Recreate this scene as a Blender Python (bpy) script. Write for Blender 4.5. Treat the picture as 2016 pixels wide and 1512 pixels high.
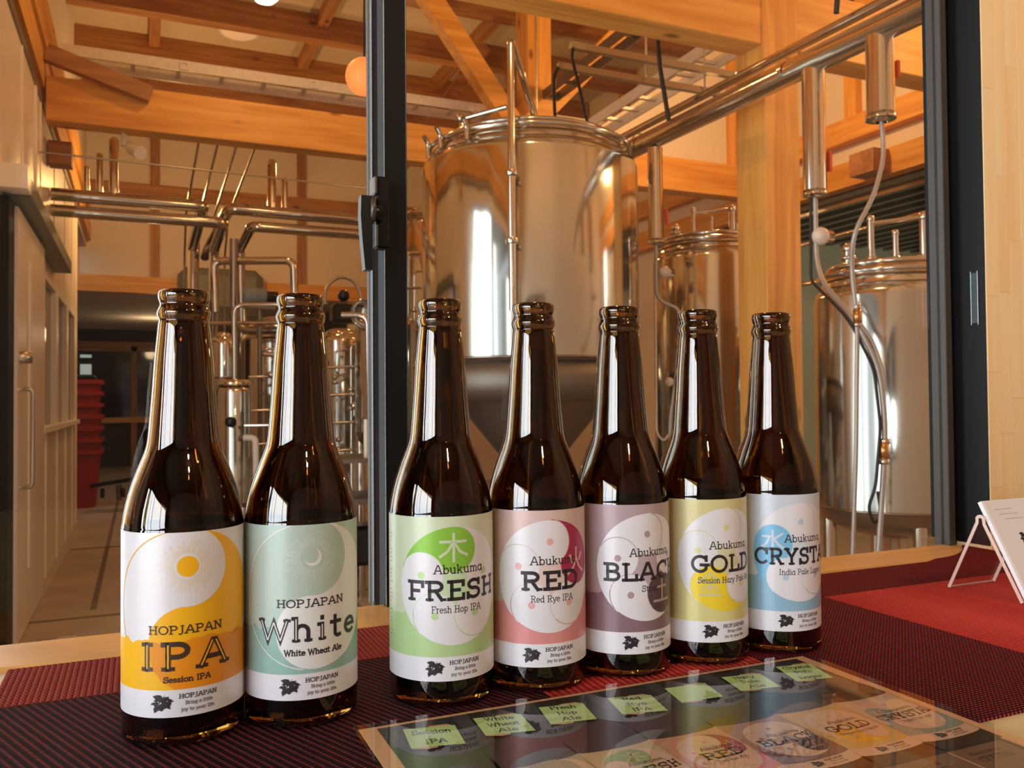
import bpy, math, random
from math import sin, cos, pi, radians as RD
from mathutils import Vector, Matrix
from mathutils.geometry import tessellate_polygon
random.seed(7)
S = bpy.context.scene
for o in list(bpy.data.objects): bpy.data.objects.remove(o)
COL = S.collection

# ------------------------------------------------------------------ camera
EYE = Vector((0, 0, 1.12))
PHI, PIT, ROLL = .4155, .0214, .0083
cd = bpy.data.cameras.new('camera'); cam = bpy.data.objects.new('camera', cd); COL.objects.link(cam)
cd.sensor_width = 36; cd.lens = 36 * 1660 / 2016; cd.clip_start = .02; cd.clip_end = 100
fh = Vector((sin(PHI), cos(PHI), 0)); rt = Vector((cos(PHI), -sin(PHI), 0)); up = Vector((0, 0, 1))
fw = fh * cos(PIT) + up * sin(PIT); u2 = up * cos(PIT) - fh * sin(PIT)
cx = rt * cos(ROLL) - u2 * sin(ROLL); cy = rt * sin(ROLL) + u2 * cos(ROLL)
cam.matrix_world = Matrix(((cx.x, cy.x, -fw.x, 0), (cx.y, cy.y, -fw.y, 0), (cx.z, cy.z, -fw.z, 1.12), (0, 0, 0, 1)))
S.camera = cam
cd.dof.use_dof = True; cd.dof.focus_distance = .52; cd.dof.aperture_fstop = 26

# ------------------------------------------------------------------ world, lights, exposure
W = bpy.data.worlds.new('world'); S.world = W; W.use_nodes = True
W.node_tree.nodes['Background'].inputs[0].default_value = (.75, .87, 1, 1)
W.node_tree.nodes['Background'].inputs[1].default_value = 1.0
S.view_settings.view_transform = 'Standard'; S.view_settings.look = 'None'
S.view_settings.exposure = 0.0; S.view_settings.gamma = 1; S.view_settings.use_curve_mapping = False
DAY = (.86, .93, 1.0); WARM = (1, .55, .20)
def area(name, loc, size, direction, power, color):
    l = bpy.data.lights.new(name, 'AREA'); l.shape = 'RECTANGLE'; l.size, l.size_y = size; l.energy = power; l.color = color
    o = bpy.data.objects.new(name, l); COL.objects.link(o); o.location = loc
    o.rotation_euler = Vector(direction).to_track_quat('-Z', 'Y').to_euler(); return o
def lamp(name, loc, power, r=.06, color=WARM):
    l = bpy.data.lights.new(name, 'POINT'); l.energy = power; l.color = color; l.shadow_soft_size = r
    o = bpy.data.objects.new(name, l); COL.objects.link(o); o.location = loc; return o
# daylight through the room's own windows (behind and left of the camera)
area('window_daylight', (-1.97, -.95, 1.50), (2.1, .8), (1, 0, 0), 74, DAY)
area('window_daylight', (-1.97, .33, 1.35), (.16, 1.0), (1, 0, 0), 9, DAY)
# daylight through the brewery's glazed side door
area('door_daylight', (-.50, 3.12, 1.45), (.50, 2.6), (1, 0, 0), 22, (.88, .95, .95))
area('door_daylight', (-.50, 2.45, 1.35), (.22, 2.4), (1, 0, 0), 5, (.84, .95, .90))
area('door_daylight', (-.50, 1.45, 1.25), (.45, 2.2), (1, 0, 0), 14, (.88, .95, .95))
area('door_daylight', (5.05, 1.55, 1.6), (.30, 2.4), (-1, 0, 0), 10, (1, .95, .85))  # unseen daylight on the right, added for bright strips on the tanks
# warm brewery lamps
lamp('brewery_lamp', (1.0, 1.9, 3.5), 30)
lamp('brewery_lamp', (3.75, 4.7, 3.55), 55)
lamp('brewery_lamp', (.7, 5.0, 3.7), 20)
lamp('brewery_lamp', (2.4, 8.2, 3.5), 26)
lamp('brewery_lamp', (.3, 8.9, 3.15), 58)
lamp('brewery_lamp', (4.3, 2.3, 3.3), 50)
lamp('annex_lamp', (6.6, 4.5, 2.3), 22, .1, (1, .85, .6))
lamp('back_room_lamp', (.2, 14.5, 2.2), 9, .1, (1, .7, .4))
lamp('room_lamp', (1.0, -.7, 2.3), 34, .05, (1, .70, .42))
lamp('room_lamp', (.35, -1.2, 2.4), 14, .05, (1, .72, .45))

# ------------------------------------------------------------------ materials
MAT = {}
def nm(name):
    m = bpy.data.materials.new(name); m.use_nodes = True; MAT[name] = m
    nt = m.node_tree; return m, nt, nt.nodes['Principled BSDF']
def sv(b, **k):
    for a, v in k.items():
        a = a.replace('_', ' ')
        b.inputs[a].default_value = v
def N(nt, t, **k):
    n = nt.nodes.new(t)
    for a, v in k.items():
        if a in n.inputs.keys(): n.inputs[a].default_value = v
        else: setattr(n, a, v)
    return n
def lin(r, g, b):
    f = lambda c: (c / 255 / 12.92) if c / 255 < .04045 else ((c / 255 + .055) / 1.055) ** 2.4
    return (f(r), f(g), f(b), 1)
def plain(name, rgb, rough=.5, metal=0, var=.06, scale=30, bump=0, coat=0, spec=.5):
    """flat colour broken up by a little procedural noise"""
    m, nt, b = nm(name); c = lin(*rgb)
    tc = N(nt, 'ShaderNodeTexCoord'); no = N(nt, 'ShaderNodeTexNoise'); no.inputs['Scale'].default_value = scale
    nt.links.new(tc.outputs['Object'], no.inputs['Vector'])
    rp = N(nt, 'ShaderNodeValToRGB'); rp.color_ramp.elements[0].position = .3; rp.color_ramp.elements[1].position = .7
    rp.color_ramp.elements[0].color = tuple(x * (1 - var) for x in c[:3]) + (1,)
    rp.color_ramp.elements[1].color = tuple(min(1, x * (1 + var)) for x in c[:3]) + (1,)
    nt.links.new(no.outputs['Fac'], rp.inputs['Fac']); nt.links.new(rp.outputs['Color'], b.inputs['Base Color'])
    sv(b, Roughness=rough, Metallic=metal); b.inputs['Specular IOR Level'].default_value = spec
    b.inputs['Coat Weight'].default_value = coat; b.inputs['Coat Roughness'].default_value = .05
    if bump:
        bp = N(nt, 'ShaderNodeBump'); bp.inputs['Strength'].default_value = bump; bp.inputs['Distance'].default_value = .002
        nt.links.new(no.outputs['Fac'], bp.inputs['Height']); nt.links.new(bp.outputs['Normal'], b.inputs['Normal'])
    return m
def wood(name, axis, light, dark, sc=9., rough=.5, knots=True):
    m, nt, b = nm(name)
    tc = N(nt, 'ShaderNodeTexCoord'); mp = N(nt, 'ShaderNodeMapping')
    s = [sc, sc, sc]; s[axis] = sc * .07; mp.inputs['Scale'].default_value = s
    nt.links.new(tc.outputs['Object'], mp.inputs['Vector'])
    no = N(nt, 'ShaderNodeTexNoise'); no.inputs['Scale'].default_value = 1.6; no.inputs['Detail'].default_value = 5; no.inputs['Distortion'].default_value = 1.2
    nt.links.new(mp.outputs['Vector'], no.inputs['Vector'])
    rp = N(nt, 'ShaderNodeValToRGB'); rp.color_ramp.elements[0].position = .32; rp.color_ramp.elements[1].position = .66
    rp.color_ramp.elements[0].color = lin(*dark); rp.color_ramp.elements[1].color = lin(*light)
    nt.links.new(no.outputs['Fac'], rp.inputs['Fac'])
    out = rp.outputs['Color']
    if knots:
        vo = N(nt, 'ShaderNodeTexVoronoi'); vo.inputs['Scale'].default_value = 1.0
        m2 = N(nt, 'ShaderNodeMapping'); s2 = [4.5] * 3; s2[axis] = 2.2; m2.inputs['Scale'].default_value = s2
        nt.links.new(tc.outputs['Object'], m2.inputs['Vector']); nt.links.new(m2.outputs['Vector'], vo.inputs['Vector'])
        r2 = N(nt, 'ShaderNodeValToRGB'); r2.color_ramp.elements[0].position = .05; r2.color_ramp.elements[1].position = .13
        r2.color_ramp.elements[0].color = (.25, .12, .06, 1); r2.color_ramp.elements[1].color = (1, 1, 1, 1)
        nt.links.new(vo.outputs['Distance'], r2.inputs['Fac'])
        mx = N(nt, 'ShaderNodeMix', data_type='RGBA', blend_type='MULTIPLY'); mx.inputs[0].default_value = .85
        nt.links.new(out, mx.inputs[6]); nt.links.new(r2.outputs['Color'], mx.inputs[7]); out = mx.outputs[2]
    nt.links.new(out, b.inputs['Base Color']); sv(b, Roughness=rough)
    return m
def steel(name, rgb=(200, 196, 186), rough=.11, aniso=.75, wave=.35):
    m, nt, b = nm(name); sv(b, Metallic=1.0, Roughness=rough); b.inputs['Base Color'].default_value = lin(*rgb)
    b.inputs['Anisotropic'].default_value = aniso
    tg = N(nt, 'ShaderNodeTangent', direction_type='RADIAL', axis='Z'); nt.links.new(tg.outputs[0], b.inputs['Tangent'])
    tc = N(nt, 'ShaderNodeTexCoord'); mp = N(nt, 'ShaderNodeMapping'); mp.inputs['Scale'].default_value = (7, 7, .22)
    no = N(nt, 'ShaderNodeTexNoise'); no.inputs['Scale'].default_value = 1.3; no.inputs['Detail'].default_value = 1
    nt.links.new(tc.outputs['Object'], mp.inputs['Vector']); nt.links.new(mp.outputs['Vector'], no.inputs['Vector'])
    bp = N(nt, 'ShaderNodeBump'); bp.inputs['Strength'].default_value = wave; bp.inputs['Distance'].default_value = .02
    nt.links.new(no.outputs['Fac'], bp.inputs['Height']); nt.links.new(bp.outputs['Normal'], b.inputs['Normal'])
    return m
ORL, ORD = (232, 170, 84), (206, 138, 58)
for ax, nme in enumerate('xyz'):
    wood('beam_' + nme, ax, ORL, ORD)
    wood('brown_' + nme, ax, (182, 128, 84), (148, 98, 60), knots=True)
wood('column_z', 2, (255, 224, 172), (252, 208, 146), sc=14, knots=False)
wood('sill_x', 0, (232, 176, 104), (214, 152, 80), sc=22, knots=False, rough=.35)
wood('table_x', 0, (232, 214, 170), (214, 192, 146), sc=12, knots=False, rough=.3)
plain('plaster', (226, 214, 200), .85, bump=.2, scale=60, var=.03)
plain('panel', (240, 226, 212), .35, var=.02)
plain('trim_white', (252, 246, 238), .4, var=.02)
plain('ceiling_white', (206, 190, 168), .9, var=.03)
plain('concrete', (172, 154, 138), .45, var=.14, scale=2.2)
plain('grey_panel', (120, 124, 112), .5, var=.08, scale=3)
plain('green_panel', (176, 186, 172), .6, var=.05, scale=2)
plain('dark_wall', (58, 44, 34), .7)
plain('dark_glass', (18, 20, 18), .08)
plain('near_wall', (120, 104, 90), .9)
plain('near_ceiling', (90, 70, 52), .9)
plain('black_frame', (10, 9, 8), .6, var=.1, spec=.25)
plain('bronze_frame', (66, 56, 48), .5)
plain('alu_and_highlight', (150, 158, 164), .22, .9)
plain('lock_grey', (92, 80, 72), .35, .4)
plain('black_rubber', (22, 20, 19), .45)
plain('hose', (180, 172, 164), .3, .55, bump=.3, scale=900)
plain('clear_tube', (222, 205, 190), .25)
plain('brass', (200, 150, 90), .25, .9)
plain('orange_plastic', (215, 80, 30), .4)
plain('red_plastic', (150, 26, 30), .45)
plain('white_metal', (226, 220, 210), .4)
plain('grey_metal', (128, 120, 108), .35, .6)
plain('motor_grey', (120, 124, 124), .45)
plain('black_plastic', (20, 20, 22), .3)
plain('floor_line', (90, 74, 62), .5)
steel('steel'); steel('steel_pipe', (206, 198, 186), .14, 0, .1); steel('steel_dark', (150, 140, 128), .25, .3, .3)
steel('steel_matte', (128, 118, 108), .5, .3, .2); steel('galvanized', (190, 186, 176), .35, 0, .1)
def glass(name, rgb, ior=1.5, rough=0.):
    m = bpy.data.materials.new(name); m.use_nodes = True; MAT[name] = m; nt = m.node_tree; nt.nodes.remove(nt.nodes['Principled BSDF'])
    g = N(nt, 'ShaderNodeBsdfGlass'); g.inputs['Color'].default_value = rgb; g.inputs['IOR'].default_value = ior; g.inputs['Roughness'].default_value = rough
    tc = N(nt, 'ShaderNodeTexCoord'); no = N(nt, 'ShaderNodeTexNoise'); no.inputs['Scale'].default_value = 28; nt.links.new(tc.outputs['Object'], no.inputs['Vector'])
    bp = N(nt, 'ShaderNodeBump'); bp.inputs['Strength'].default_value = .06; bp.inputs['Distance'].default_value = .004
    nt.links.new(no.outputs['Fac'], bp.inputs['Height']); nt.links.new(bp.outputs['Normal'], g.inputs['Normal'])
    nt.links.new(g.outputs[0], nt.nodes['Material Output'].inputs[0]); return m
m_, nt_, b_ = nm('amber_glass'); sv(b_, Roughness=0., IOR=1.62); b_.inputs['Transmission Weight'].default_value = 1
b_.inputs['Base Color'].default_value = (.25, .125, .022, 1)
tc_ = N(nt_, 'ShaderNodeTexCoord'); no_ = N(nt_, 'ShaderNodeTexNoise'); no_.inputs['Scale'].default_value = 30; nt_.links.new(tc_.outputs['Object'], no_.inputs['Vector'])
bp_ = N(nt_, 'ShaderNodeBump'); bp_.inputs['Strength'].default_value = .05; bp_.inputs['Distance'].default_value = .004
nt_.links.new(no_.outputs['Fac'], bp_.inputs['Height']); nt_.links.new(bp_.outputs['Normal'], b_.inputs['Normal'])
def sheet(name, tint, ior=1.45, boost=1.0, rough=.0):
    """thin clear sheet: see-through with a mirror reflection by angle"""
    m = bpy.data.materials.new(name); m.use_nodes = True; MAT[name] = m; nt = m.node_tree; nt.nodes.remove(nt.nodes['Principled BSDF'])
    t = N(nt, 'ShaderNodeBsdfTransparent'); t.inputs[0].default_value = tint
    g = N(nt, 'ShaderNodeBsdfGlossy'); g.inputs['Roughness'].default_value = rough
    lw = N(nt, 'ShaderNodeLayerWeight'); lw.inputs[0].default_value = .5   # Schlick: same from both sides of the sheet
    pw = N(nt, 'ShaderNodeMath', operation='POWER'); pw.inputs[1].default_value = 5; nt.links.new(lw.outputs['Facing'], pw.inputs[0])
    f0 = ((ior - 1) / (ior + 1)) ** 2
    mu = N(nt, 'ShaderNodeMath', operation='MULTIPLY_ADD', use_clamp=True); mu.inputs[1].default_value = (1 - f0) * boost; mu.inputs[2].default_value = f0 * boost
    nt.links.new(pw.outputs[0], mu.inputs[0])
    mx = N(nt, 'ShaderNodeMixShader'); nt.links.new(mu.outputs[0], mx.inputs[0])
    nt.links.new(t.outputs[0], mx.inputs[1]); nt.links.new(g.outputs[0], mx.inputs[2])
    nt.links.new(mx.outputs[0], nt.nodes['Material Output'].inputs[0]); return m
sheet('window_glass', (.98, .985, .98, 1), 1.45, .8)
sheet('laminate', (.97, .97, .97, 1), 1.5, 1.15, .015)
sheet('acrylic', (.97, .94, .94, 1), 1.45, 1.0)
def emit(name, rgb, st):
    m = bpy.data.materials.new(name); m.use_nodes = True; MAT[name] = m; nt = m.node_tree; b = nt.nodes['Principled BSDF']
    b.inputs['Base Color'].default_value = lin(*rgb); b.inputs['Emission Color'].default_value = lin(*rgb); b.inputs['Emission Strength'].default_value = st
emit('reflection_glow', (255, 140, 70), .8); emit('lit_screen', (190, 205, 190), .5); emit('lamp_diffuser', (235, 205, 165), .25)

def weave(name, thread, ground, p, q, shear, cover, rough=.8, dots=True, bump=.6):
    """coarse vinyl weave: threads of one colour over a darker ground (object coords, metres)"""
    m, nt, b = nm(name); tc = N(nt, 'ShaderNodeTexCoord'); sp = N(nt, 'ShaderNodeSeparateXYZ'); nt.links.new(tc.outputs['Object'], sp.inputs[0])
    def M(op, a, b_=None, c=None):
        n = N(nt, 'ShaderNodeMath', operation=op)
        for i, v in enumerate((a, b_, c)):
            if v is None: continue
            if isinstance(v, (int, float)): n.inputs[i].default_value = v
            else: nt.links.new(v, n.inputs[i])
        return n.outputs[0]
    x, y = sp.outputs[0], sp.outputs[1]
    xs = M('ADD', x, M('MULTIPLY', y, shear))
    a = M('MULTIPLY_ADD', M('SINE', M('MULTIPLY', xs, 2 * pi / p)), .5, .5)
    bb = M('MULTIPLY_ADD', M('SINE', M('MULTIPLY', y, 2 * pi / q)), .5, .5)
    f = M('MULTIPLY', a, bb) if dots else a
    no = N(nt, 'ShaderNodeTexNoise'); no.inputs['Scale'].default_value = 900; nt.links.new(tc.outputs['Object'], no.inputs['Vector'])
    f2 = M('ADD', f, M('MULTIPLY_ADD', no.outputs['Fac'], .16, -.08))
    rp = N(nt, 'ShaderNodeValToRGB'); rp.color_ramp.elements[0].position = cover; rp.color_ramp.elements[1].position = min(1, cover + .18)
    rp.color_ramp.elements[0].color = lin(*ground); rp.color_ramp.elements[1].color = lin(*thread)
    nt.links.new(f2, rp.inputs['Fac']); nt.links.new(rp.outputs['Color'], b.inputs['Base Color'])
    bp = N(nt, 'ShaderNodeBump'); bp.inputs['Strength'].default_value = bump; bp.inputs['Distance'].default_value = .0008
    nt.links.new(f2, bp.inputs['Height']); nt.links.new(bp.outputs['Normal'], b.inputs['Normal'])
    sv(b, Roughness=rough); b.inputs['Specular IOR Level'].default_value = .12; return m
weave('weave_dark', (150, 62, 60), (30, 12, 14), .0045, .0021, .44, .52)
weave('weave_mesh', (176, 56, 64), (40, 8, 14), .0032, .0024, .2, .36)
weave('weave_rib', (218, 80, 64), (164, 44, 38), .0046, .0012, .0, .2, bump=.4)
weave('weave_back', (178, 74, 62), (134, 46, 40), .0024, .0016, .5, .2, bump=.4)
weave('weave_maroon', (132, 40, 44), (84, 20, 24), .0026, .0019, .3, .25)

# ------------------------------------------------------------------ mesh helpers
class MB:
    def __init__(s): s.v = []; s.f = []; s.sm = []
    def add(s, vs, fs, smooth=False):
        k = len(s.v); s.v += [tuple(v) for v in vs]; s.f += [tuple(i + k for i in f) for f in fs]; s.sm += [smooth] * len(fs); return s
    def box(s, a, b, bev=0):
        x0, y0, z0 = [min(a[i], b[i]) for i in range(3)]; x1, y1, z1 = [max(a[i], b[i]) for i in range(3)]
        if bev <= 0:
            return s.add([(x0,y0,z0),(x1,y0,z0),(x1,y1,z0),(x0,y1,z0),(x0,y0,z1),(x1,y0,z1),(x1,y1,z1),(x0,y1,z1)],
                     [(0,3,2,1),(4,5,6,7),(0,1,5,4),(1,2,6,5),(2,3,7,6),(3,0,4,7)])
        vs = []; c = bev; fs = []
        # chamfered box: 24 verts
        P = {}
        for ix, X in enumerate((x0, x1)):
            for iy, Y in enumerate((y0, y1)):
                for iz, Z in enumerate((z0, z1)):
                    sx, sy, sz = (1, -1)[ix], (1, -1)[iy], (1, -1)[iz]
                    P[ix,iy,iz,0] = len(vs); vs.append((X, Y + sy*c, Z + sz*c))
                    P[ix,iy,iz,1] = len(vs); vs.append((X + sx*c, Y, Z + sz*c))
                    P[ix,iy,iz,2] = len(vs); vs.append((X + sx*c, Y + sy*c, Z))
        q = lambda k, l: fs.append(tuple(P[i + (k,)] for i in l))
        q(0, [(0,0,0),(0,0,1),(0,1,1),(0,1,0)]); q(0, [(1,0,0),(1,1,0),(1,1,1),(1,0,1)])
        q(1, [(0,0,0),(1,0,0),(1,0,1),(0,0,1)]); q(1, [(0,1,0),(0,1,1),(1,1,1),(1,1,0)])
        q(2, [(0,0,0),(0,1,0),(1,1,0),(1,0,0)]); q(2, [(0,0,1),(1,0,1),(1,1,1),(0,1,1)])
        for i in (0, 1):
            for j in (0, 1):
                fs.append((P[0,i,j,1], P[1,i,j,1], P[1,i,j,2], P[0,i,j,2]))
                fs.append((P[i,0,j,0], P[i,1,j,0], P[i,1,j,2], P[i,0,j,2]))
                fs.append((P[i,j,0,0], P[i,j,1,0], P[i,j,1,1], P[i,j,0,1]))
                for k in (0, 1): fs.append((P[i,j,k,0], P[i,j,k,1], P[i,j,k,2]))
        return s.add(vs, fs)
    def bar(s, p0, p1, w, h, upv=(0, 0, 1)):
        p0, p1 = Vector(p0), Vector(p1); d = (p1 - p0).normalized(); r = d.cross(Vector(upv)).normalized(); t = r.cross(d)
        vs = [p + r * a * w / 2 + t * b_ * h / 2 for p in (p0, p1) for a, b_ in ((-1,-1),(1,-1),(1,1),(-1,1))]
        return s.add(vs, [(0,1,2,3),(7,6,5,4),(0,4,5,1),(1,5,6,2),(2,6,7,3),(3,7,4,0)])
    def tube(s, pts, r, seg=12, fillet=0, cap=True, closed=False):
        pts = [Vector(p) for p in pts]
        if fillet and len(pts) > 2:
            o = [pts[0]]
            for a, b, c in zip(pts, pts[1:], pts[2:]):
                da, dc = (a - b), (c - b); f = min(fillet, da.length * .45, dc.length * .45)
                pa, pc = b + da.normalized() * f, b + dc.normalized() * f
                for i in range(6):
                    t = i / 5; o.append(pa * (1-t)**2 + b * 2*t*(1-t) + pc * t*t)
            pts = o + [pts[-1]]
        rs = r if isinstance(r, (list, tuple)) else [r] * len(pts)
        n = None; rings = []
        for i, p in enumerate(pts):
            if closed: d = (pts[(i+1) % len(pts)] - pts[i-1]).normalized()
            else: d = (pts[min(i+1, len(pts)-1)] - pts[max(i-1, 0)]).normalized()
            if n is None: n = d.orthogonal().normalized()
            n = (n - d * n.dot(d)).normalized(); b = d.cross(n)
            rings.append([p + (n * cos(2*pi*k/seg) + b * sin(2*pi*k/seg)) * rs[i] for k in range(seg)])
        vs = [v for rg in rings for v in rg]; m = len(rings); fs = []
        for i in range(m if closed else m - 1):
            for k in range(seg):
                j = (i + 1) % m; fs.append((i*seg+k, i*seg+(k+1) % seg, j*seg+(k+1) % seg, j*seg+k))
        s.add(vs, fs, True)
        if cap and not closed: s.add(rings[0], [tuple(range(seg))[::-1]]); s.add(rings[-1], [tuple(range(seg))])
        return s
    def lathe(s, prof, c=(0, 0, 0), seg=48, axis='z', closed=False, flat=False):
        vs = []; idx = []
        for r, h in prof:
            if r < 1e-6: idx.append([len(vs)] * seg); vs.append((0, 0, h))
            else:
                idx.append([len(vs) + k for k in range(seg)]); vs += [(r*cos(2*pi*k/seg), r*sin(2*pi*k/seg), h) for k in range(seg)]
        if axis == 'y': vs = [(x, z, y) for x, y, z in vs]
        if axis == '-y': vs = [(x, -z, y) for x, y, z in vs]
        if axis == 'x': vs = [(z, x, y) for x, y, z in vs]
        vs = [(x + c[0], y + c[1], z + c[2]) for x, y, z in vs]; fs = []
        m = len(prof)
        for i in range(m if closed else m - 1):
            a, b = idx[i], idx[(i+1) % m]
            for k in range(seg):
                f = [a[k], a[(k+1) % seg], b[(k+1) % seg], b[k]]; g = []
                for q in f:
                    if q not in g: g.append(q)
                if len(g) > 2: fs.append(tuple(g))
        return s.add(vs, fs, not flat)
    def sphere(s, c, r, seg=20, sq=1):
        return s.lathe([(r*sin(pi*i/12) if 0 < i < 12 else 0, -r*sq*cos(pi*i/12)) for i in range(13)], c, seg)
    def build(s, name, mat, parent=None, root=None):
        """parent: object to hang the mesh on; root: the thing's Empty that carries the location"""
        base = Vector((0, 0, 0)); p = parent
        while p: base = base + p.location; p = p.parent
        me = bpy.data.meshes.new(name); me.from_pydata([(v[0]-base[0], v[1]-base[1], v[2]-base[2]) for v in s.v], [], s.f)
        me.polygons.foreach_set('use_smooth', s.sm); me.materials.append(MAT[mat])
        if any(s.sm) and not all(s.sm): pass
        me.update(); o = bpy.data.objects.new(name, me); COL.objects.link(o)
        if parent: o.parent = parent
        return o
def thing(name, label, cat, loc=(0, 0, 0), group=None):
    o = bpy.data.objects.new(name, None); COL.objects.link(o); o.location = loc; o.empty_display_size = .05
    o['label'] = label; o['category'] = cat
    if group: o['group'] = group
    return o
def single(mb, name, mat, label, cat, loc=None, group=None, kind=None):
    """a thing that is one mesh, its origin at its base"""
    if loc is None:
        xs, ys, zs = zip(*mb.v); loc = ((min(xs)+max(xs))/2, (min(ys)+max(ys))/2, min(zs))
    mb.v = [(v[0]-loc[0], v[1]-loc[1], v[2]-loc[2]) for v in mb.v]
    o = mb.build(name, mat); o.location = loc; o['label'] = label; o['category'] = cat
    if group: o['group'] = group
    if kind: o['kind'] = kind
    return o
def struct(name, mb, mat, label=None):
    o = mb.build(name, mat); o['kind'] = 'structure'
    if label: o['label'] = label; o['category'] = name.split('_')[0]
    return o
def sempty(name, label, cat):
    o = bpy.data.objects.new(name, None); COL.objects.link(o); o['kind'] = 'structure'; o['label'] = label; o['category'] = cat; return o
def autosmooth(o, ang=40):
    me = o.data
    import bmesh
    bm = bmesh.new(); bm.from_mesh(me); bmesh.ops.recalc_face_normals(bm, faces=bm.faces)
    for e in bm.edges:
        if len(e.link_faces) == 2 and e.calc_face_angle(0) > RD(ang): e.smooth = False
    for f in bm.faces: f.smooth = True
    bm.to_mesh(me); bm.free(); return o

# ================================================================== SETTING
# brewery floor, with saw-cut lines
struct('floor', MB().box((-3.2, .80, -.1), (8.5, 17.2, 0)), 'concrete', 'bare pinkish concrete brewery floor beyond the window')
fl = MB()
fl.box((-.25, 5.2, 0), (-.22, 10.8, .003)); fl.box((-.5, 7.4, 0), (3.0, 7.43, .003)); fl.box((.85, 4.0, 0), (.88, 11, .003)); fl.box((-.566, 5.0, 0), (2.6, 5.03, .003))
fl.box((1.0, 3.1, 0), (1.12, 5.2, .002))
struct('trim_1', fl, 'floor_line', 'thin dark joint lines cut in the concrete floor')
struct('floor_near', MB().box((-2.1, -2.6, -.1), (1.9, .80, 0)), 'near_wall', 'floor of the tasting room on the near side')
# near room shell
nw = MB()
nw.box((-2.1, -2.6, 0), (-2.0, -2.05, 2.6)); nw.box((-2.1, -2.05, 0), (-2.0, .1, 1.06)); nw.box((-2.1, -2.05, 1.94), (-2.0, .1, 2.6))
nw.box((-2.1, .1, 0), (-2.0, .25, 2.6)); nw.box((-2.1, .25, 0), (-2.0, .41, .8)); nw.box((-2.1, .25, 1.9), (-2.0, .41, 2.6)); nw.box((-2.1, .41, 0), (-2.0, .80, 2.6))
struct('wall_near_left', nw, 'near_wall', 'tasting room wall with two tall windows')
nb = MB(); nb.box((-2.1, -2.6, 0), (1.9, -2.5, 2.6))
struct('wall_near_back', nb, 'near_wall', 'tasting room back wall with a window')
struct('wall_near_right', MB().box((1.8, -2.6, 0), (1.9, .80, 2.6)), 'near_wall', 'tasting room right wall')
struct('ceiling_near', MB().box((-2.1, -2.6, 2.6), (1.9, .80, 2.7)), 'near_ceiling', 'tasting room ceiling')
fw_ = MB(); fw_.box((-2.1, .70, 0), (-.52, .80, 2.6)); fw_.box((-.52, .70, 0), (.90, .80, .90)); fw_.box((-.52, .70, 2.15), (1.9, .80, 2.6)); fw_.box((1.10, .70, 0), (1.9, .80, 2.6)); fw_.box((1.0,.72,.9),(1.1,.80,2.15))
struct('wall_front', fw_, 'near_wall', 'wall around the sliding window')
wf = MB()
for y0, z0, y1, z1 in ((-2.08,1.04,.13,1.10),(-2.08,1.90,.13,1.96),(-2.08,1.04,-2.02,1.96),(.07,1.04,.13,1.96),(-1.32,1.06,-1.28,1.94),(-.42,1.06,-.39,1.94),(-.16,1.06,-.145,1.94),(.22,.76,.27,1.94),(.39,.76,.44,1.94)):
    wf.box((-1.999, y0, z0), (-1.94, y1, z1))
struct('window_2', wf, 'black_frame', 'dark window frames letting daylight into the tasting room')

# sliding window between the rooms
win = sempty('window_1', 'black framed sliding window between tasting table and brewery', 'window')
MB().box((.866, .648, .955), (.8668, .724, 2.2)).build('window_frame', 'black_frame', win)
MB().box((-.52, .68, 2.15), (.87, .74, 2.2)).build('window_frame', 'black_frame', win)
MB().box((-.52, .68, .90), (-.49, .74, 2.2)).build('window_frame', 'black_frame', win)
MB().box((-.52, .697, .88), (.865, .74, .934)).build('window_frame', 'black_frame', win)
st = MB().box((.1866, .685, .945), (.2068, .7065, 2.16), .0008).build('sash', 'black_frame', win)
e = MB(); e.box((.1866, .6842, .95), (.1872, .6849, 2.15)); e.box((.2054, .6842, .95), (.2059, .6849, 2.15)); e.build('edge_highlight', 'alu_and_highlight', st)  # pale strips paint the bevel highlights along the stile edges
MB().box((.2068, .693, .945), (.8497, .697, 2.16)).build('glass_pane', 'window_glass', win)
st2 = MB().box((.8497, .686, .945), (.8600, .7065, 2.16), .0008).build('sash', 'bronze_frame', win)
e = MB(); e.box((.8600, .690, .95), (.8625, .7065, 2.15)); e.build('seal', 'alu_and_highlight', st2)
MB().box((.8625, .69, .95), (.8660, .7065, 2.15)).build('seal', 'black_rubber', win)
st3 = MB().box((.1838, .714, .945), (.2040, .7335, 2.16), .0008).build('sash', 'bronze_frame', win)
e = MB(); e.box((.1836, .7136, .95), (.1848, .7150, 2.15)); e.build('edge_highlight', 'alu_and_highlight', st3)  # bevel highlight of the rear stile, painted as a pale strip
MB().box((-.50, .722, .945), (.1838, .726, 2.16)).build('glass_pane', 'window_glass', win)
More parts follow.
